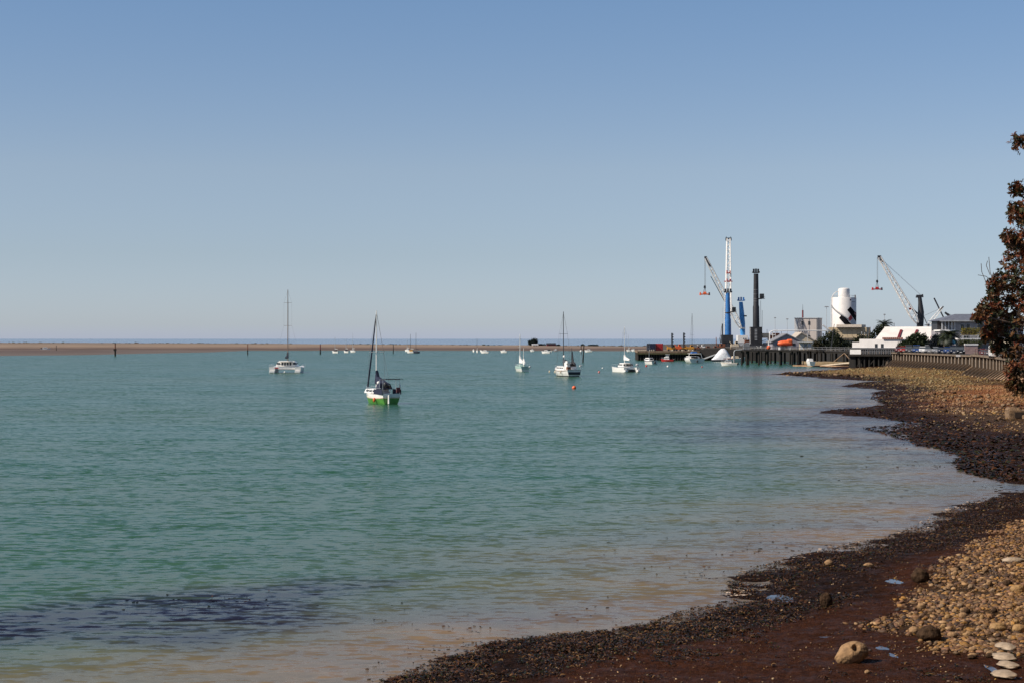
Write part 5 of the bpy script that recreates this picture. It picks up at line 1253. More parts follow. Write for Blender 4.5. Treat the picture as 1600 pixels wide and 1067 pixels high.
def gable(name, label, pxl, pxr, py_eave, pxm, py_ridge, Y, depth, z0, wm, rm, rest=None, door=True):
    xl, xr, xm = XA(pxl, Y), XA(pxr, Y), XA(pxm, Y); t = thing(name, label, 'shed', (xm, Y, z0)); e = ZA(py_eave, Y)-z0; r = ZA(py_ridge, Y)-z0
    a, b = xl-xm, xr-xm
    w = MB().extrude([(a, 0, 0), (b, 0, 0), (b, 0, e), (0, 0, r-.1), (a, 0, e)], (0, depth, 0)).build('wall', wm, t)
    o = .6
    sl = (r-e)/abs(a); sr = (r-e)/abs(b)
    MB().extrude([(a-o, -.5, e-o*sl+.1), (0, -.5, r+.1), (0, -.5, r-.25), (a-o, -.5, e-o*sl-.25)], (0, depth+1, 0)).extrude([(b+o, -.5, e-o*sr+.1), (0, -.5, r+.103), (0, -.5, r-.253), (b+o, -.5, e-o*sr-.25)], (0, depth+1, 0)).build('roof', rm, t)
    if door:
        MB().box(((a+b)/2-1.2, -.05, 1.4), (2.2, .12, 2.8)).build('door', m_dark, t)
        for q in (.2, .72): MB().box((a+(b-a)*q, -.06, e*.62), (1.1, .12, .8)).build('window', m_glass, w)
    return t
m_shed = mat('grey_weatherboard', (.27, .25, .27), .75, var=.12, streak=True)
gable('shed', 'grey weatherboard gabled shed behind the orange lifeboat', 1207, 1253, 533, 1229, 521.5, 645, 12, 3.9, m_shed, m_grey)
gable('shed', 'cream gabled shed with a skylight overlapping the grey shed', 1236, 1275, 533, 1252.5, 519.5, 668, 14, 4.2, m_cream, mat('tan_roof', (.46, .40, .33), .7))
t, wl, w, h, d = boxhouse('shed', 'small cream lean-to with pale door right of the grey shed', 1252, 1272, 534.5, 625, 5, 3.9, m_cream, 'shed')
MB().box((0, -.6, h+.05), (w+.8, d+1.5, .18)).build('roof', m_lgrey, t)
for q in (-.3, .0, .32): MB().box((w*q, -d/2-.04, h*.45), (1.0, .1, h*.7)).build('door', m_lgrey if q else m_grey, t)
def lifeboat():
    Y = 590; k = Y/F; X = XA(1227, Y); t = thing('lifeboat', 'bright orange enclosed lifeboat on a cradle at the jetty', 'lifeboat', (X, Y, 4.3))
    L, r = 23*k, 5*k*.8; n = 20; vs = []; N = 16
    for i in range(n+1):
        q = i/n; x = -L/2+L*q; rr = 1.02*(min(1, sin(pi*min(.5, q+.04)))**.35 if q < .5 else (1 if q < .9 else sqrt(max(.02, 1-((q-.9)/.11)**2))))
        for j in range(N):
            a = 2*pi*j/N; up = 1.0+.30*(q > .62)*(sin(a) > .4); vs.append((x, rr*1.15*cos(a), 1.95+rr*.95*sin(a)*up+.25*q))
    fs = [(i*N+j, i*N+(j+1) % N, (i+1)*N+(j+1) % N, (i+1)*N+j) for i in range(n) for j in range(N)] + [tuple(range(N)), tuple(n*N+j for j in range(N))]
    MB().add(vs, fs).build('hull', m_orange, t, True)
    MB().box((0, -1.18, 1.6), (L*.9, .12, .12)).build('rubbing_strake', m_red, t)
    for i in range(3): MB().box((L*.22+i*.42, -1.12, 2.75), (.25, .1, .22)).build('window', m_glass, t)
    c = MB()
    for x in (-L*.4, L*.3): c.box((x, 0, .4), (.3, 2.2, .9)); 
    c.build('cradle', m_white, t)
lifeboat()
buoy_t = thing('marker_buoy', 'orange and white marker buoy stored on the jetty edge', 'buoy', G(1201, 565, 4.5)); MB().ball((0, 0, .6), .65, 12, 8).build('float', m_orange, buoy_t, True); MB().tube((0, 0, 1.1), (0, 0, 2.6), .2, .08).build('topmark', m_white, buoy_t)
def pipeline():
    Y = 655; L_ = Lc(1203, Y, 3.5); t = thing('pipeline', 'long white overhead pipe bridge running from the jetty toward the silo', 'pipeline', (L_.x0, Y, 3.5))
    MB().path([L_(1202.5, 546), L_(1202.5, 521), L_(1204, 518.3), L_(1208, 516.8), L_(1250, 516.6), L_(1290, 516.8), L_(1298, 518.5)], .17, 8).build('pipe', m_white, t, True)
    MB().path([L_(1203, 523.5), L_(1212, 523.5)], .1, 6).path([L_(1207.5, 519), L_(1207.5, 546)], .1, 6).build('branch_pipe', m_white, t)
    for px in (1211.5, 1262, 1290): MB().tube(L_(px, 516.8), L_(px, 546), .09, .09, 6).build('support', m_lgrey, t)
    MB().path([L_(1285.5, 508, 40), L_(1289, 510.5, 40), L_(1293, 514, 40), L_(1301, 520, 40)], .3, 8).build('loading_arm', m_white, t)
pipeline()
def tower_frame(px, Y, top, w, m, label, seed):
    z0 = 3.6; t = thing('hopper_tower', label, 'port machinery', G(px, Y, z0)); h = ZA(top, Y)-z0; rr = random.Random(seed); f = MB(); n = 3
    for sx in (-1, 1):
        for sy in (-1, 1): f.tube((sx*w/2, sy*1.2, 0), (sx*w/2, sy*1.2, h*.7), .14, .14, 6)
    for i in range(n+1):
        z = h*.7*i/n
        f.box((0, -1.2, z), (w+.3, .15, .15)); f.box((0, 1.2, z), (w+.3, .15, .15))
        if i < n: f.tube((-w/2, -1.2, z), (w/2, -1.2, z+h*.7/n), .07, .07, 5)
    f.build('frame', m, t); MB().box((0, 0, h*.8), (w*.9, 2.4, h*.28), taper=1.2).build('hopper', rr.choice([m_rust, m_cream, m_grey]), t); MB().tube((w*.2, 0, h*.9), (w*.2, 0, h*1.15), .08).build('aerial', m_dark, t)
    MB().box((-w*.1, -1.3, h*.3), (w*.5, .4, h*.2)).build('machine_box', rr.choice([m_cream, m_grey, m_rust]), t)
for i, (px, top, w, mm, lab) in enumerate([(1196, 519, 3.2, m_rust, 'rusty steel hopper frame just right of the black crane base'), (1205, 521, 2.2, m_dark, 'dark frame tower behind the vertical end of the white pipe'),
        (1212, 519, 2.6, m_rust, 'rusty frame tower with mast left of the grey shed roof'), (1219, 521.5, 2.4, m_cream, 'cream and rust hopper frame showing above the grey shed'), (1168, 530, 2.2, m_rust, 'low rusty frame between the blue and black cranes')]):
    tower_frame(px, 700+6*i, top, w, mm, lab, i)
for i, (px, w, h, mm, lab) in enumerate([(1148, 3.0, 3.2, m_cream, 'stack of cream machinery between the two blue cranes'), (1103, 3.6, 1.5, m_rust, 'rust-coloured machine on the quay left of the tent'), (1125, 2.4, 2.2, m_rust, 'rusty machine at the derrick foot'),
        (1197, 3.2, 2.0, m_dark, 'dark loader on the quay in front of the rusty hopper'), (1188, 2.2, 1.5, m_white, 'small white vehicle-like machine beside the black crane'), (1096, 2.6, 2.0, m_white, 'white machine on the quay above the gangway')]):
    plant(px, 668+2*i, lab, mm, w, h, 3.5, 20+i)
def lamp(px, Y, top, z0, label, head=1):
    t = thing('street_lamp', label, 'lamp post', G(px, Y, z0)); h = ZA(top, Y)-z0
    MB().tube((0, 0, 0), (0, 0, h), .12, .07, 8).build('pole', m_lgrey, t, True)
    MB().box((0, 0, h+.1), (2.0*head, .6, .35), taper=.6).build('lamp_head', m_grey, t, bevel=.05)
lamp(1291.5, 700, 480, 4.5, 'very tall floodlight mast left of the silo', 1.0); lamp(1230, 720, 499, 4.5, 'tall floodlight mast above the grey shed', .6); lamp(1382, 600, 492, 4.5, 'thin mast above the palm behind the white hall', .4); lamp(1211, 760, 497, 4.5, 'thin mast rising behind the white pipe corner', .5)
for i, (px, top, lean, mm, lab) in enumerate([(1357, 511, .5, m_timbl, 'leaning brown pole right of the tan building'), (1361, 510, .9, m_lgrey, 'leaning pale pole right of the tan building'), (1346.5, 519, 0, m_lgrey, 'upright pale flagpole before the dark trees, left'), (1350.5, 521, .1, m_lgrey, 'upright pale flagpole before the dark trees, right'), (1397, 505, 0, m_dark, 'short dark post above the white hall roof'), (1301, 507, .5, m_dark, 'leaning dark post left of the tan building roof')]):
    Y = 570; t = thing('pole', lab, 'pole', G(px, Y, 4.5)); h = ZA(top, Y)-4.5; MB().tube((-lean, 0, 0), (lean, 0, h), .13, .09, 8).build('shaft', mm, t, True); MB().ball((lean, 0, h), .14, 8, 5).build('finial', m_lgrey, t)

# ------------------------------------------------------------------ white hall on its deck
def hall():
    Y = 476; L_ = Lc(1400, Y, 4.0); k = L_.k; t = thing('waterside_hall', 'white waterside hall with big sloping roof on a dark timber deck over the beach', 'building', (L_.x0, Y, 4.0))
    P = lambda px, py, dy=0: L_(px, py, dy)
    # deck
    a = P(1334, 0)[0]; b = P(1402, 0)[0]
    MB().box(((a+b)/2, 3.0, -.45), (b-a, 13, .5)).build('deck', m_timber, t)
    pr = MB()
    for i in range(10):
        x = a+.5+i*(b-a-1)/9
        for y in (-2.6, 5): MB().tube((x, y, -4.5), (x, y, -.7), .22).build('pile', m_timber, t, True)
    for i in range(3): MB().tube((a+2+i*3, -2.5, -3.6), (a+4+i*3, -2.5, -.7), .14).build('brace', m_timber, t)
    MB().box(((a+b)/2, 6.5, -2.4), (b-a, .4, 3.6)).build('underdeck_backing', m_bulk, t)  # dark sheet behind the piles, put in for the black opening under the deck
    MB().box((a+1.0, -1.8, -2.6), (1.7, 2.2, 3.8), taper=.9).build('pier', m_timber, t)
    MB().extrude([(P(1386, 0)[0], -2.5, -3.7), (P(1393, 0)[0], -2.5, -3.7), (P(1396, 0)[0], -2.5, -.75), (P(1391, 0)[0], -2.5, -.75)], (0, 1.0, 0)).build('raking_strut', m_conc, t)
    # front hall
    z1 = P(0, 529.8)[2]; z2 = P(0, 534.8)[2]; zb = P(0, 543.5)[2]; x0 = P(1336, 0)[0]; x1 = P(1346.5, 0)[0]; x2 = P(1410, 0)[0]
    wl = MB().box(((x1+x2)/2, 3, (z1+zb)/2), (x2-x1, 6, z1-zb)).box(((x0+x1)/2, 3.05, (z2+zb)/2), (x1-x0, 6, z2-zb)).build('upper_wall', mat('hall_white', (.76, .72, .68), .6, var=.05, scale=.4), t)
    for px in (1371.2, 1380): q = P(px, 540); MB().box((q[0], -.03, q[2]), (.62, .12, 1.0)).build('window', m_glass, wl)
    MB().box(((x0+x2)/2, 3.2, zb/2), (x2-x0-.3, 5.4, zb)).build('glazed_wall', m_glass, t)
    MB().box(((x0+x2)/2, -.1, zb), (x2-x0+.3, .5, .15)).build('fascia', m_grey, t)
    for i in range(14): MB().box((x0+.4+i*(x2-x0-.8)/13, .42, zb/2), (.12, .1, zb)).build('mullion', m_timbl, t)
    q0 = P(1336.5, 0)[0]; q1 = P(1352.5, 0)[0]; MB().box(((q0+q1)/2, -2.9, .45), (q1-q0, .1, 1.25)).build('balcony_panel', m_white, t)
    r = MB()
    for i in range(16): x = q1+i*(b-q1)/15; r.tube((x, -2.9, -.2), (x, -2.9, 1.1), .045, .045, 5)
    for z in (.25, .65, 1.1): r.tube((q1, -2.9, z), (b, -2.9, z), .04, .04, 5)
    r.build('railing', m_grey, t)
    # big roof: slopes up away from the water
    e0, e1 = P(1366, 530.5, 4), P(1474.5, 530.5, 4); r0, r1 = P(1376.5, 511, 12), P(1462, 511, 12)
    e0 = P(1357, 529.5, 5.5); e1 = P(1474, 531.5, 5.5); r0 = P(1371, 511.5, 13); r1 = P(1482, 511.5, 13); r0 = (r0[0]-3.1, r0[1], r0[2]); r1 = (r1[0]-3.1, r1[1], r1[2])
    rf = MB().add([e0, e1, r1, r0, (e0[0], e0[1], e0[2]-.3), (e1[0], e1[1], e1[2]-.3), (r1[0], r1[1], r1[2]-.3), (r0[0], r0[1], r0[2]-.3)], [(0, 1, 2, 3), (4, 7, 6, 5), (0, 4, 5, 1), (1, 5, 6, 2), (2, 6, 7, 3), (3, 7, 4, 0)]).build('roof', mat('roof_white', (.70, .65, .60), .6, var=.05, scale=.4), t)
    MB().box(((r0[0]+r1[0])/2, r0[1]+.4, r0[2]-.05), (r1[0]-r0[0]+.2, .9, .35)).build('ridge_cap', m_white, rf)
    for pe, pr_ in ((1388.5, 1393.5), (1410.5, 1416.5), (1436, 1441.5)):
        q = .3; A = Vector(P(pe, 529.8, 5.6)); B = Vector(P(pr_, 517, 11)); B.x -= 2.3; u = Vector((.6, 0, 0)); n = Vector((0, -.25, .28))
        MB().extrude([A+n*.2, A+u+n*.2, B+u+n*.2, B+n*.2], n).build('rib', m_maroon, rf)
    c = P(1395.8, 528.7, -.3); MB().box((c[0], -.3, c[2]), (5.0, .2, .5)).build('name_board', m_maroon, t)
    for i in range(9): MB().box((c[0]-2.1+i*.52, -.42, c[2]), (.3, .04, .16)).build('letter_mark', m_cream, t)
    # body beneath the roof
    MB().box(((e0[0]+e1[0])/2+.5, 12, e0[2]/2-.4), (e1[0]-e0[0]-2.0, 11, e0[2]-.5)).build('wall', m_shed, t)
    t.rotation_euler = (0, 0, radians(-24)); t.scale = (1.08, 1, 1)
    MB().add([(e1[0]-.3, 5.8, e1[2]-.4), (r1[0]-.2, 12.9, r1[2]-.4), (e1[0]-.3, 19, e1[2]-.4), (e0[0]+.4, 5.8, e1[2]-.4), (r0[0]+.3, 12.9, r1[2]-.4), (e0[0]+.4, 19, e1[2]-.4)], [(0, 1, 2), (3, 5, 4), (1, 4, 5, 2), (0, 3, 4, 1), (0, 2, 5, 3)]).build('gable', m_dark, t)
hall()

# ------------------------------------------------------------------ grey two-storey house on the right
def house():
    Y = 432; L_ = Lc(1494, Y, 4.5); t = thing('house', 'two-storey grey house with hipped slate roof and columned balcony, right of the white hall', 'house', (L_.x0, Y, 4.5))
    P = L_; ze = P(0, 501.5)[2]; zr = P(0, 490.5)[2]; zf = P(0, 516.5)[2]; xl = P(1472.5, 0)[0]; xr = P(1600, 0)[0]
    mw = mat('house_grey', (.20, .20, .22), .7, var=.1); md = mat('slate', (.13, .14, .17), .6, var=.15)
    MB().box((xr/2, 6, ze/2), (xr, 11, ze)).build('wall', mw, t)
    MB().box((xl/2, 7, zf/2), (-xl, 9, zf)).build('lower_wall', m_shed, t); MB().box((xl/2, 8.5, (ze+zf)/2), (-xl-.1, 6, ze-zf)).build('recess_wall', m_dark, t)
    MB().box((xl/2-.1, 4, zf), (-xl+.5, 7, .35)).build('balcony_floor', m_white, t)
    for i in range(5): MB().box((xl+.15+i*(-xl-.3)/4, .75, (ze+zf)/2), (.32, .32, ze-zf)).build('column', m_lgrey, t)
    r = MB().tube((xl, .7, zf+1.1), (0, .7, zf+1.1), .05)
    for i in range(14): r.tube((xl-i*xl/13, .7, zf), (xl-i*xl/13, .7, zf+1.1), .03, .03, 4)
    r.build('railing', m_grey, t)
    o = .7; x0, x1, y0, y1 = xl-o, xr+o, -.4, 13.5; m_ = 5.2
    MB().add([(x0, y0, ze), (x1, y0, ze), (x1, y1, ze), (x0, y1, ze), (x0+m_, 6, zr), (x1-m_, 6, zr)], [(0, 1, 5, 4), (1, 2, 5), (2, 3, 4, 5), (3, 0, 4), (0, 3, 2, 1)]).build('roof', md, t)
    MB().box((x0/2+x1/2, y0-.05, ze), (x1-x0, .15, .3)).build('gutter', m_lgrey, t)
    for x, z, w, h in ((1.6, ze-1.6, .9, 1.5), (3.0, ze-1.6, .9, 1.5), (6, ze-1.6, 1.6, 1.5), (10, ze-1.6, 1.6, 1.5), (2.5, zf-1.9, 1.2, 1.5), (7, zf-2.1, 3.0, 1.6)):
        f = MB().box((x, .47, z), (w+.2, .1, h+.2)).build('window', m_lgrey, t); MB().box((x, .41, z), (w, .06, h)).build('pane', m_glass, f)
    q = MB().box((P(1517, 0)[0], -2.2, P(0, 529.5)[2]), (7.5, 4.4, .3)).build('terrace', m_white, t)
    g = MB()
    for i in range(9): g.tube((.5+i*.9, -4.2, P(0, 529.5)[2]), (.5+i*.9, -4.2, P(0, 524.5)[2]), .035, .035, 4)
    g.tube((.4, -4.2, P(0, 524.5)[2]), (8, -4.2, P(0, 524.5)[2]), .05); g.build('terrace_railing', m_lgrey, t)
house()
def hedge(label, px0, px1, py0, py1, Y, cols, seed):
    X0, X1 = XA(px0, Y), XA(px1, Y); z0, z1 = ZA(py1, Y), ZA(py0, Y); t = thing('hedge', label, 'hedge', ((X0+X1)/2, Y, z0)); n = int((X1-X0)/.7)+1
    cl = [(-(X1-X0)/2+.4+i*.7, 0, (z1-z0)*q, .55, .6, (z1-z0)*.38) for i in range(n) for q in (.25, .7)]
    leaf_cloud('foliage', cl, 90, .28, cols, LEAF, t, .6, seed, .2); MB().box((0, 0, (z1-z0)*.35-.3), ((X1-X0)*.9, .35, (z1-z0)*.5)).build('stems', BARK, t)
hedge('clipped yellow-green hedge on the terrace of the grey house', 1502, 1526, 513, 523.5, 429.5, [(.20, .17, .02), (.13, .12, .02), (.26, .20, .03)], 3)
hedge('dark green hedge below the terrace of the grey house', 1497, 1533, 531, 541, 424, [(.07, .085, .02), (.045, .06, .02)], 4)
t = thing('garden_wall', 'low pinkish garden wall with pale top behind the parked cars', 'wall', G(1517.5, 405, 4.5)); MB().box((0, 0, 1.0), (2.9, .3, 2.0)).build('wall_panel', mat('pink_render', (.36, .25, .23), .8), t); MB().box((0, 0, 2.1), (3.1, .5, .35)).build('cap', m_white, t)
t = thing('sign_post', 'blue sign on a pale post in front of the palm and grey house', 'sign', G(1491, 425, 4.5)); MB().tube((0, 0, 0), (0, 0, 3.2), .06).build('post', m_lgrey, t); MB().box((0, -.1, 2.6), (.9, .06, .9)).build('panel', mat('sky_blue_paint', (.10, .38, .60), .5), t)

# ------------------------------------------------------------------ trees along the port
DG = [(0.020, 0.028, 0.016), (0.030, 0.040, 0.018), (0.014, 0.020, 0.014), (0.045, 0.052, 0.02)]
def port_tree(px, Y, lumps, label, seed, name='tree', cols=GREENS, ls=.6, npr=420, z0=4.5, trh=1.5):
    L_ = Lc(px, Y, z0); cl = []
    for (a, b, rx, ry) in lumps: c = L_(a, b); cl.append((c[0], 0.6*math.sin(a*3.1), max(c[2], .6), rx*L_.k, rx*L_.k*.9, ry*L_.k))
    return bush_tree(name, label, 'tree' if name != 'bush' else 'bush', (L_.x0, Y, z0), cl, ls, npr, cols, seed=seed, trunk_h=trh)
port_tree(1432, 452, [(1432, 528, 9, 7), (1441, 531, 8, 8), (1424, 532, 7, 6), (1436, 537, 11, 6), (1428, 539, 8, 4)], 'round dense dark tree in front of the hall roof', 11)
port_tree(1414, 454, [(1414, 538, 7, 5), (1419, 541, 6, 4), (1409, 541, 4, 3)], 'smaller dark bush at the left foot of the round tree', 12)
port_tree(1471, 427, [(1468, 538, 8, 9), (1476, 535, 7, 8), (1463, 543, 6, 5), (1480, 540, 7, 8), (1474, 541, 8, 5), (1459, 537, 6, 7), (1464, 529, 5, 5)], 'dark bluish tree between the hall gable and the grey house', 13, cols=[(.014, .018, .028), (.022, .028, .03)])
hedge('long dark hedge behind the far half of the parked cars', 1402, 1452, 535.5, 546, 466, DG, 8)
hedge('dark hedge behind the near half of the parked cars', 1453, 1512, 534, 546, 440, DG, 9)
port_tree(1289, 590, [(1283, 535, 8, 8), (1293, 530, 9, 9), (1300, 526, 8, 7), (1290, 540, 12, 6)], 'dark bushy tree below the palm, at the jetty head', 14, cols=DG)
port_tree(1312, 585, [(1308, 530, 7, 7), (1316, 536, 9, 8), (1305, 540, 9, 6), (1322, 540, 9, 6)], 'dark spreading tree right of the palm at the jetty head', 15, cols=DG)
port_tree(1276, 588, [(1276, 539, 5, 6), (1281, 542, 5, 4)], 'brownish green shrub at the end of the port sheds', 16, 'bush', [(.06, .045, .02), (.04, .045, .02)])
port_tree(1342, 560, [(1338, 537, 8, 8), (1345, 530, 8, 8), (1334, 543, 9, 5)], 'dark tree left of the leaning poles', 17, cols=DG)
port_tree(1362, 545, [(1358, 533, 8, 8), (1368, 524, 8, 8), (1374, 517, 7, 6), (1362, 540, 9, 6), (1382, 515, 6, 5)], 'dark tree filling the gap between poles and the hall roof', 18, cols=DG)
port_tree(1459, 500, [(1460, 520, 3, 3), (1466, 522, 4, 5), (1470, 519, 4, 4)], 'dark treetop showing beyond the right end of the hall roof', 19, cols=DG)
def palm(px, Y, top, z0, label, r, seed, nf=26, cols=DG, droop=1.0):
    t = thing('palm_tree', label, 'tree', G(px, Y, z0)); h = ZA(top, Y)-z0-r*.35; rr = random.Random(seed)
    MB().tube((0, 0, 0), (0, 0, h), .35, .28, 10).build('trunk', BARK, t, True)
    vs = []; fs = []; cs = []
    for f in range(nf):
        a = rr.uniform(0, 2*pi); e = rr.uniform(-.2, 1.35); p = Vector((0, 0, h)); n = 9; c = rr.choice(cols)
        for i in range(n):
            q = i/n; el = e-droop*q*1.5; d = Vector((cos(a)*cos(el), sin(a)*cos(el), sin(el))); p2 = p+d*r/n; s = Vector((-sin(a), cos(a), 0))
            for sd_ in (-1, 1):
                for u in (0, .5):
                    b = p.lerp(p2, u); w = r*.26*sin(pi*(.15+.8*q)); o = len(vs); tip = b+s*sd_*w+d*w*.6-Vector((0, 0, w*.35)); vs += [b, b+d*r/n*.42, tip]; fs.append((o, o+1, o+2)); cs += [c]*3
            p = p2
    V = np.array([v[:] for v in vs]); np_mesh('crown', V, np.array(fs), LEAF, False, np.array(cs)*1.2, t)
palm(1302, 592, 517, 4.5, 'palm rising above the dark trees at the jetty head', 2.9, 1)
palm(1381, 548, 502, 4.5, 'palm behind the white hall, above the dark trees', 3.2, 2, 32)
palm(1484, 421, 519, 4.5, 'broad dark palm in front of the grey house', 3.2, 3, 44, DG, 1.2)
palm(1476, 424, 524, 4.5, 'lower palm left of the broad palm by the grey house', 2.4, 4, 30, DG, 1.2)

# ------------------------------------------------------------------ parked cars
def car_proto(m, kind):
    t = thing('parked_car', 'x', 'car', (0, 0, 0)); L, Wd, H = (4.3, 1.75, 1.45) if kind == 'car' else ((4.7, 1.9, 1.8) if kind == 'suv' else (4.9, 1.95, 2.1))
    if kind == 'van': body = [(-L/2, .35), (L/2, .35), (L/2+.02, .8), (L/2-.15, 1.05), (L/2-.9, 1.2), (L/2-1.4, H), (-L/2+.1, H), (-L/2, 1.0)]
    else: body = [(-L/2, .3), (L/2, .3), (L/2+.02, .6), (L/2-.1, .85), (L/2-1.1, .98), (-L/2+.15, 1.02), (-L/2, .85)]
    MB().extrude([(x, -Wd/2, z) for x, z in body], (0, Wd, 0)).build('body', m, t, bevel=.07)
    if kind != 'van':
        g = MB().extrude([(L/2-1.15, -Wd/2+.13, .97), (L/2-1.8, -Wd/2+.2, H-.06), (-L/2+.75, -Wd/2+.2, H-.06), (-L/2+.25, -Wd/2+.13, .97)], (0, Wd-.3, 0)).build('window', mat('car_glass', (.06, .07, .08), .08), t, bevel=.05)  # glass lightened to blue-grey, sky reflection put into its colour
        MB().box((-.35, 0, H-.02), (L-2.5, Wd-.30, .17)).build('roof', m, t, bevel=.03)
    else:
        MB().extrude([(L/2-.86, -Wd/2+.15, 1.22), (L/2-1.34, -Wd/2+.15, H-.12), (L/2-1.30, -Wd/2+.15, H-.10), (L/2-.80, -Wd/2+.15, 1.22)], (0, Wd-.3, 0)).build('window', m_glass, t)
    for sx in (-1, 1):
        for sy in (-1, 1): MB().tube((sx*L*.31, sy*(Wd/2-.2), .32), (sx*L*.31, sy*(Wd/2+.02), .32), .32, .32, 14).build('wheel', m_dark, t, True)
    for sy in (-1, 1): MB().box((L/2+.0, sy*Wd*.36, .72), (.08, .3, .15)).build('headlight', mat('headlight_glass', (.7, .7, .7), .1), t)
    MB().box((L/2+.03, 0, .45), (.04, .5, .12)).build('number_plate', m_white, t)
    return t
paints = dict(red=mat('red_car_paint', (.30, .02, .02), .3, var=.04), blue=mat('blue_car_paint', (.02, .06, .20), .3, var=.04), silver=mat('silver_car_paint', (.45, .45, .46), .3, metal=.5, var=.04), white=mat('white_car_paint', (.75, .75, .73), .3, var=.04),
              navy=mat('navy_car_paint', (.012, .02, .05), .25, var=.04), grey=mat('grey_car_paint', (.12, .12, .13), .3, metal=.4, var=.04), black=mat('black_car_paint', (.012, .014, .018), .2, var=.04), maroon=mat('maroon_car_paint', (.12, .015, .02), .3, var=.04))
protos = {}
def park(px, Y, paint, kind, label, rz=-100, z=4.5):
    k = (paint, kind)
    if k in protos: t = copy_tree(protos[k])
    else: t = protos[k] = car_proto(paints[paint], kind)
    t.location = G(px, Y, z); t.rotation_euler = (0, 0, radians(rz)); t['label'] = label; t['group'] = 'cars parked behind the seawall'
for a in [(1404, 449, 'maroon', 'car', 'dark red parked car at the far left end of the seawall row'), (1411, 446, 'red', 'car', 'red parked car, second from the far left end of the seawall row'), (1420, 444, 'grey', 'suv', 'grey parked car between the red cars and the blue one'),
          (1432, 440, 'blue', 'suv', 'blue parked car below the round dark tree'), (1442, 436, 'white', 'car', 'white parked car right of the blue one'), (1451, 432, 'silver', 'suv', 'large silver parked car at the middle of the row'),
          (1461, 447, 'white', 'car', 'white parked car set back behind the silver ones'), (1463, 424, 'silver', 'car', 'silver parked car just left of the navy cars'), (1471, 420, 'navy', 'car', 'navy parked car right of the silver ones'),
          (1481, 414, 'blue', 'car', 'blue parked car among the navy cars in front of the palm'), (1490, 408, 'navy', 'suv', 'navy parked car left of the black one'), (1500, 402, 'black', 'suv', 'black parked car next to the pinkish garden wall'),
          (1508, 415, 'grey', 'suv', 'dark grey parked car partly behind the black car')]: park(*a)
park(1555, 322, 'white', 'van', 'white van behind the nearer seawall, left of the tree', -100)
park(1575, 318, 'white', 'van', 'white van partly hidden by the tree leaves', -95)
park(1538, 350, 'maroon', 'car', 'maroon car behind the rail of the nearer seawall', -100); park(1546, 345, 'grey', 'car', 'grey car left of the white van', -100)
def marquee(px, Y, w, label):
    t = thing('marquee', label, 'tent', G(px, Y, 4.5)); MB().box((0, 0, 2.3), (w, w, .25)).add([(-w/2, -w/2, 2.4), (w/2, -w/2, 2.4), (w/2, w/2, 2.4), (-w/2, w/2, 2.4), (0, 0, 3.7)], [(0, 1, 4), (1, 2, 4), (2, 3, 4), (3, 0, 4), (3, 2, 1, 0)]).build('canopy', m_cream, t)
    for sx in (-1, 1):
        for sy in (-1, 1): MB().tube((sx*w*.47, sy*w*.47, 0), (sx*w*.47, sy*w*.47, 2.3), .07).build('leg', m_white, t)
marquee(1561, 345, 2.8, 'cream peaked tent behind the white van, left'); marquee(1573, 340, 2.6, 'cream peaked tent partly behind the tree, right')
t = thing('outfall', 'weathered concrete drain outfall on the beach at the right edge', 'outfall', gpt(1592, 653)); MB().box((0, 0, .3), (2.2, 1.6, .9)).box((-.5, .2, .85), (1.2, 1.3, .3), taper=.8).build('block', m_rockt, t, bevel=.06); MB().box((-.2, -.82, .35), (.8, .1, .5)).build('opening', m_hole, t); MB().box((1.2, -1.6, .1), (2.4, 1.2, .5)).build('step', m_rockt, t, bevel=.05)

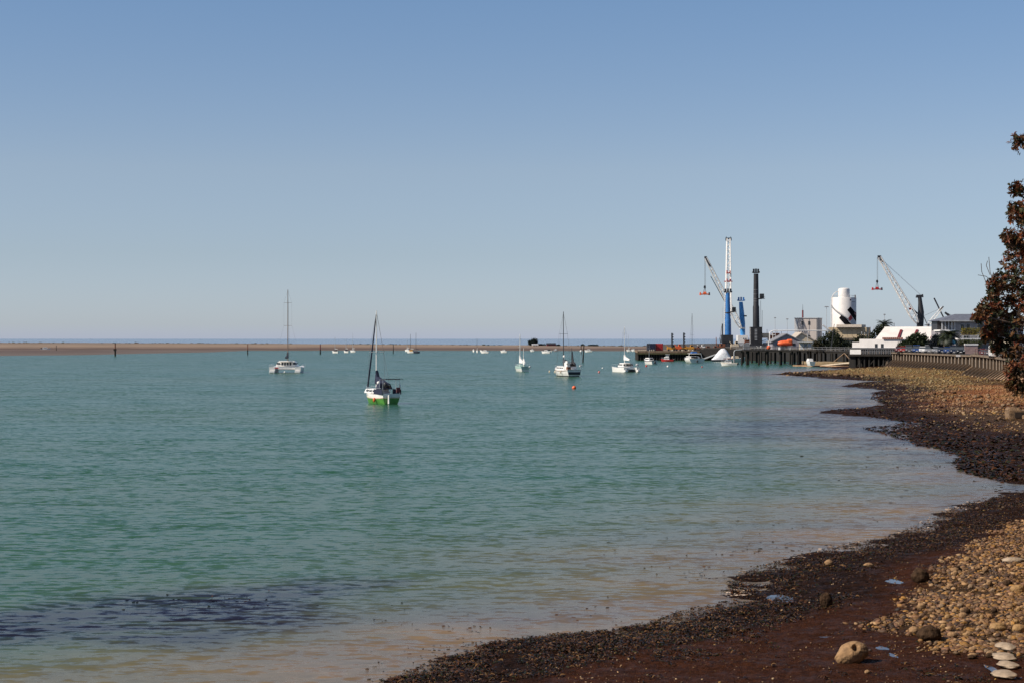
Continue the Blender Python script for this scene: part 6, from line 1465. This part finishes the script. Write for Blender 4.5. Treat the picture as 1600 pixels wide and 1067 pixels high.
# ------------------------------------------------------------------ the red-leaved tree at the right edge
def near_tree():
    bx, by = 11.8, 31.0; t = thing('tree', 'leafy tree with dark green and reddish leaves overhanging the right edge', 'tree', (bx, by, 4.5)); r = np.random.default_rng(99)
    def P(px, py, Y): return np.array([XA(px, Y)-bx, Y-by, ZA(py, Y)-4.5])
    ed = [(1595,222,17,30),(1588,296,12,30),(1594,338,22,30.3),(1586,330,13,30),(1577,374,13,29.8),(1593,378,15,30.2),(1590,410,26,30.5),(1574,436,22,30),(1553,448,14,29.8),(1596,450,34,30),(1546,474,15,29.7),(1566,480,28,30.2),
          (1531,493,14,29.6),(1556,506,22,30),(1588,500,40,29.8),(1543,522,14,29.8),(1560,540,13,30),(1582,545,28,30),(1600,560,34,29.6),(1586,580,15,30),(1597,600,16,29.8),(1582,602,9,29.9)]
    cl = [(P(a, b, Y), q*Y/F) for a, b, q, Y in ed]
    for i in range(60):
        a = r.uniform(0, 2*pi); e = r.uniform(-.35, 1.35); R = r.uniform(2.0, 3.5); c = np.array([R*cos(a)*cos(e)*1.05, R*sin(a)*cos(e)*1.1, 4.3+R*sin(e)*1.05])
        w = c+np.array([bx, by, 4.5]); px = 800+w[0]/w[1]*F
        if px > 1625: cl.append((c, r.uniform(.35, .75)))
    VS = []; CS = []; tw = MB(); lb = MB()
    # limbs
    lb.tube((0, 0, -.5), (.05, 0, 1.6), .34, .24, 12); hubs = []
    for k in range(7):
        a = 2*pi*k/7+.3; p1 = Vector((.5*cos(a), .5*sin(a), 2.6+.2*k)); p2 = Vector((1.7*cos(a), 1.7*sin(a), 3.2+.45*(k % 4))); lb.tube((0, 0, 1.4), p1, .16, .11, 8); lb.tube(p1, p2, .11, .06, 8); hubs.append(p2)
    hubs.append(Vector((0, 0, 5))); lb.tube((0, 0, 1.4), hubs[-1], .15, .06, 8); lb.build('trunk', BARK, t, True)
    RED = np.array([(.19,.045,.020),(.24,.07,.028),(.15,.045,.02),(.27,.10,.035)]); GRN = np.array([(.030,.040,.014),(.05,.052,.018),(.022,.028,.012),(.075,.062,.022)]); BRN = np.array([(.15,.075,.028),(.12,.055,.022)])
    for c, rad in cl:
        cv = Vector(c); hb = min(hubs, key=lambda h: (h-cv).length); tw.tube(hb, cv, .03, .012, 6)
        n = int(34 + 430*rad*rad)
        for i in range(n):
            u = r.normal(size=3); u /= np.linalg.norm(u); p = c+u*rad*(.35+.65*r.random()**.6); ax = u*.7+np.array([-.1, -.1, .35])+r.normal(0, .35, 3); ax /= np.linalg.norm(ax)
            if i % 2 == 0: tw.tube(c + (p-c)*.15, p, .006, .004, 4)
            base = (RED if r.random() < .32 else (GRN if r.random() < .5 else BRN)); nl = r.integers(6, 11)
            for j in range(nl):
                s = r.normal(size=3); s -= ax*(s@ax); s /= np.linalg.norm(s); d = ax*r.uniform(.05, 1.0)+s; d /= np.linalg.norm(d); w = np.cross(d, ax); w /= (np.linalg.norm(w)+1e-6); nn = np.cross(w, d)
                L = r.uniform(.05, .092); W_ = L*.21; q = p+ax*r.uniform(-.03, .02)
                VS += [q, q+d*L*.3+w*W_+nn*.003, q+d*L*.62+w*W_*.9+nn*.002, q+d*L-nn*L*.15, q+d*L*.62-w*W_*.9+nn*.002, q+d*L*.3-w*W_+nn*.003]
                col = base[r.integers(0, len(base))]*r.uniform(.6, 1.35); CS += [col]*6
    V = np.array(VS); n = len(V)//6; Fc = (np.arange(n)*6)[:, None, None]+np.array([[0, 1, 2, 3], [0, 3, 4, 5]])[None]
    np_mesh('crown', V, Fc.reshape(-1, 4), leaf_mat('red_leaf', .5, .35), False, np.array(CS), t)
    for (pts) in ([(1552, 440), (1547, 425), (1545, 402)], [(1547, 430), (1541, 415), (1543, 408)], [(1540, 440), (1534, 425), (1533, 412)], [(1552, 440), (1540, 432), (1528, 430)]):
        q = [Vector(P(a, b, 29.8)) for a, b in pts]; tw.path(q, .006, 4)
    tw.build('twig', BARK, t)
near_tree()
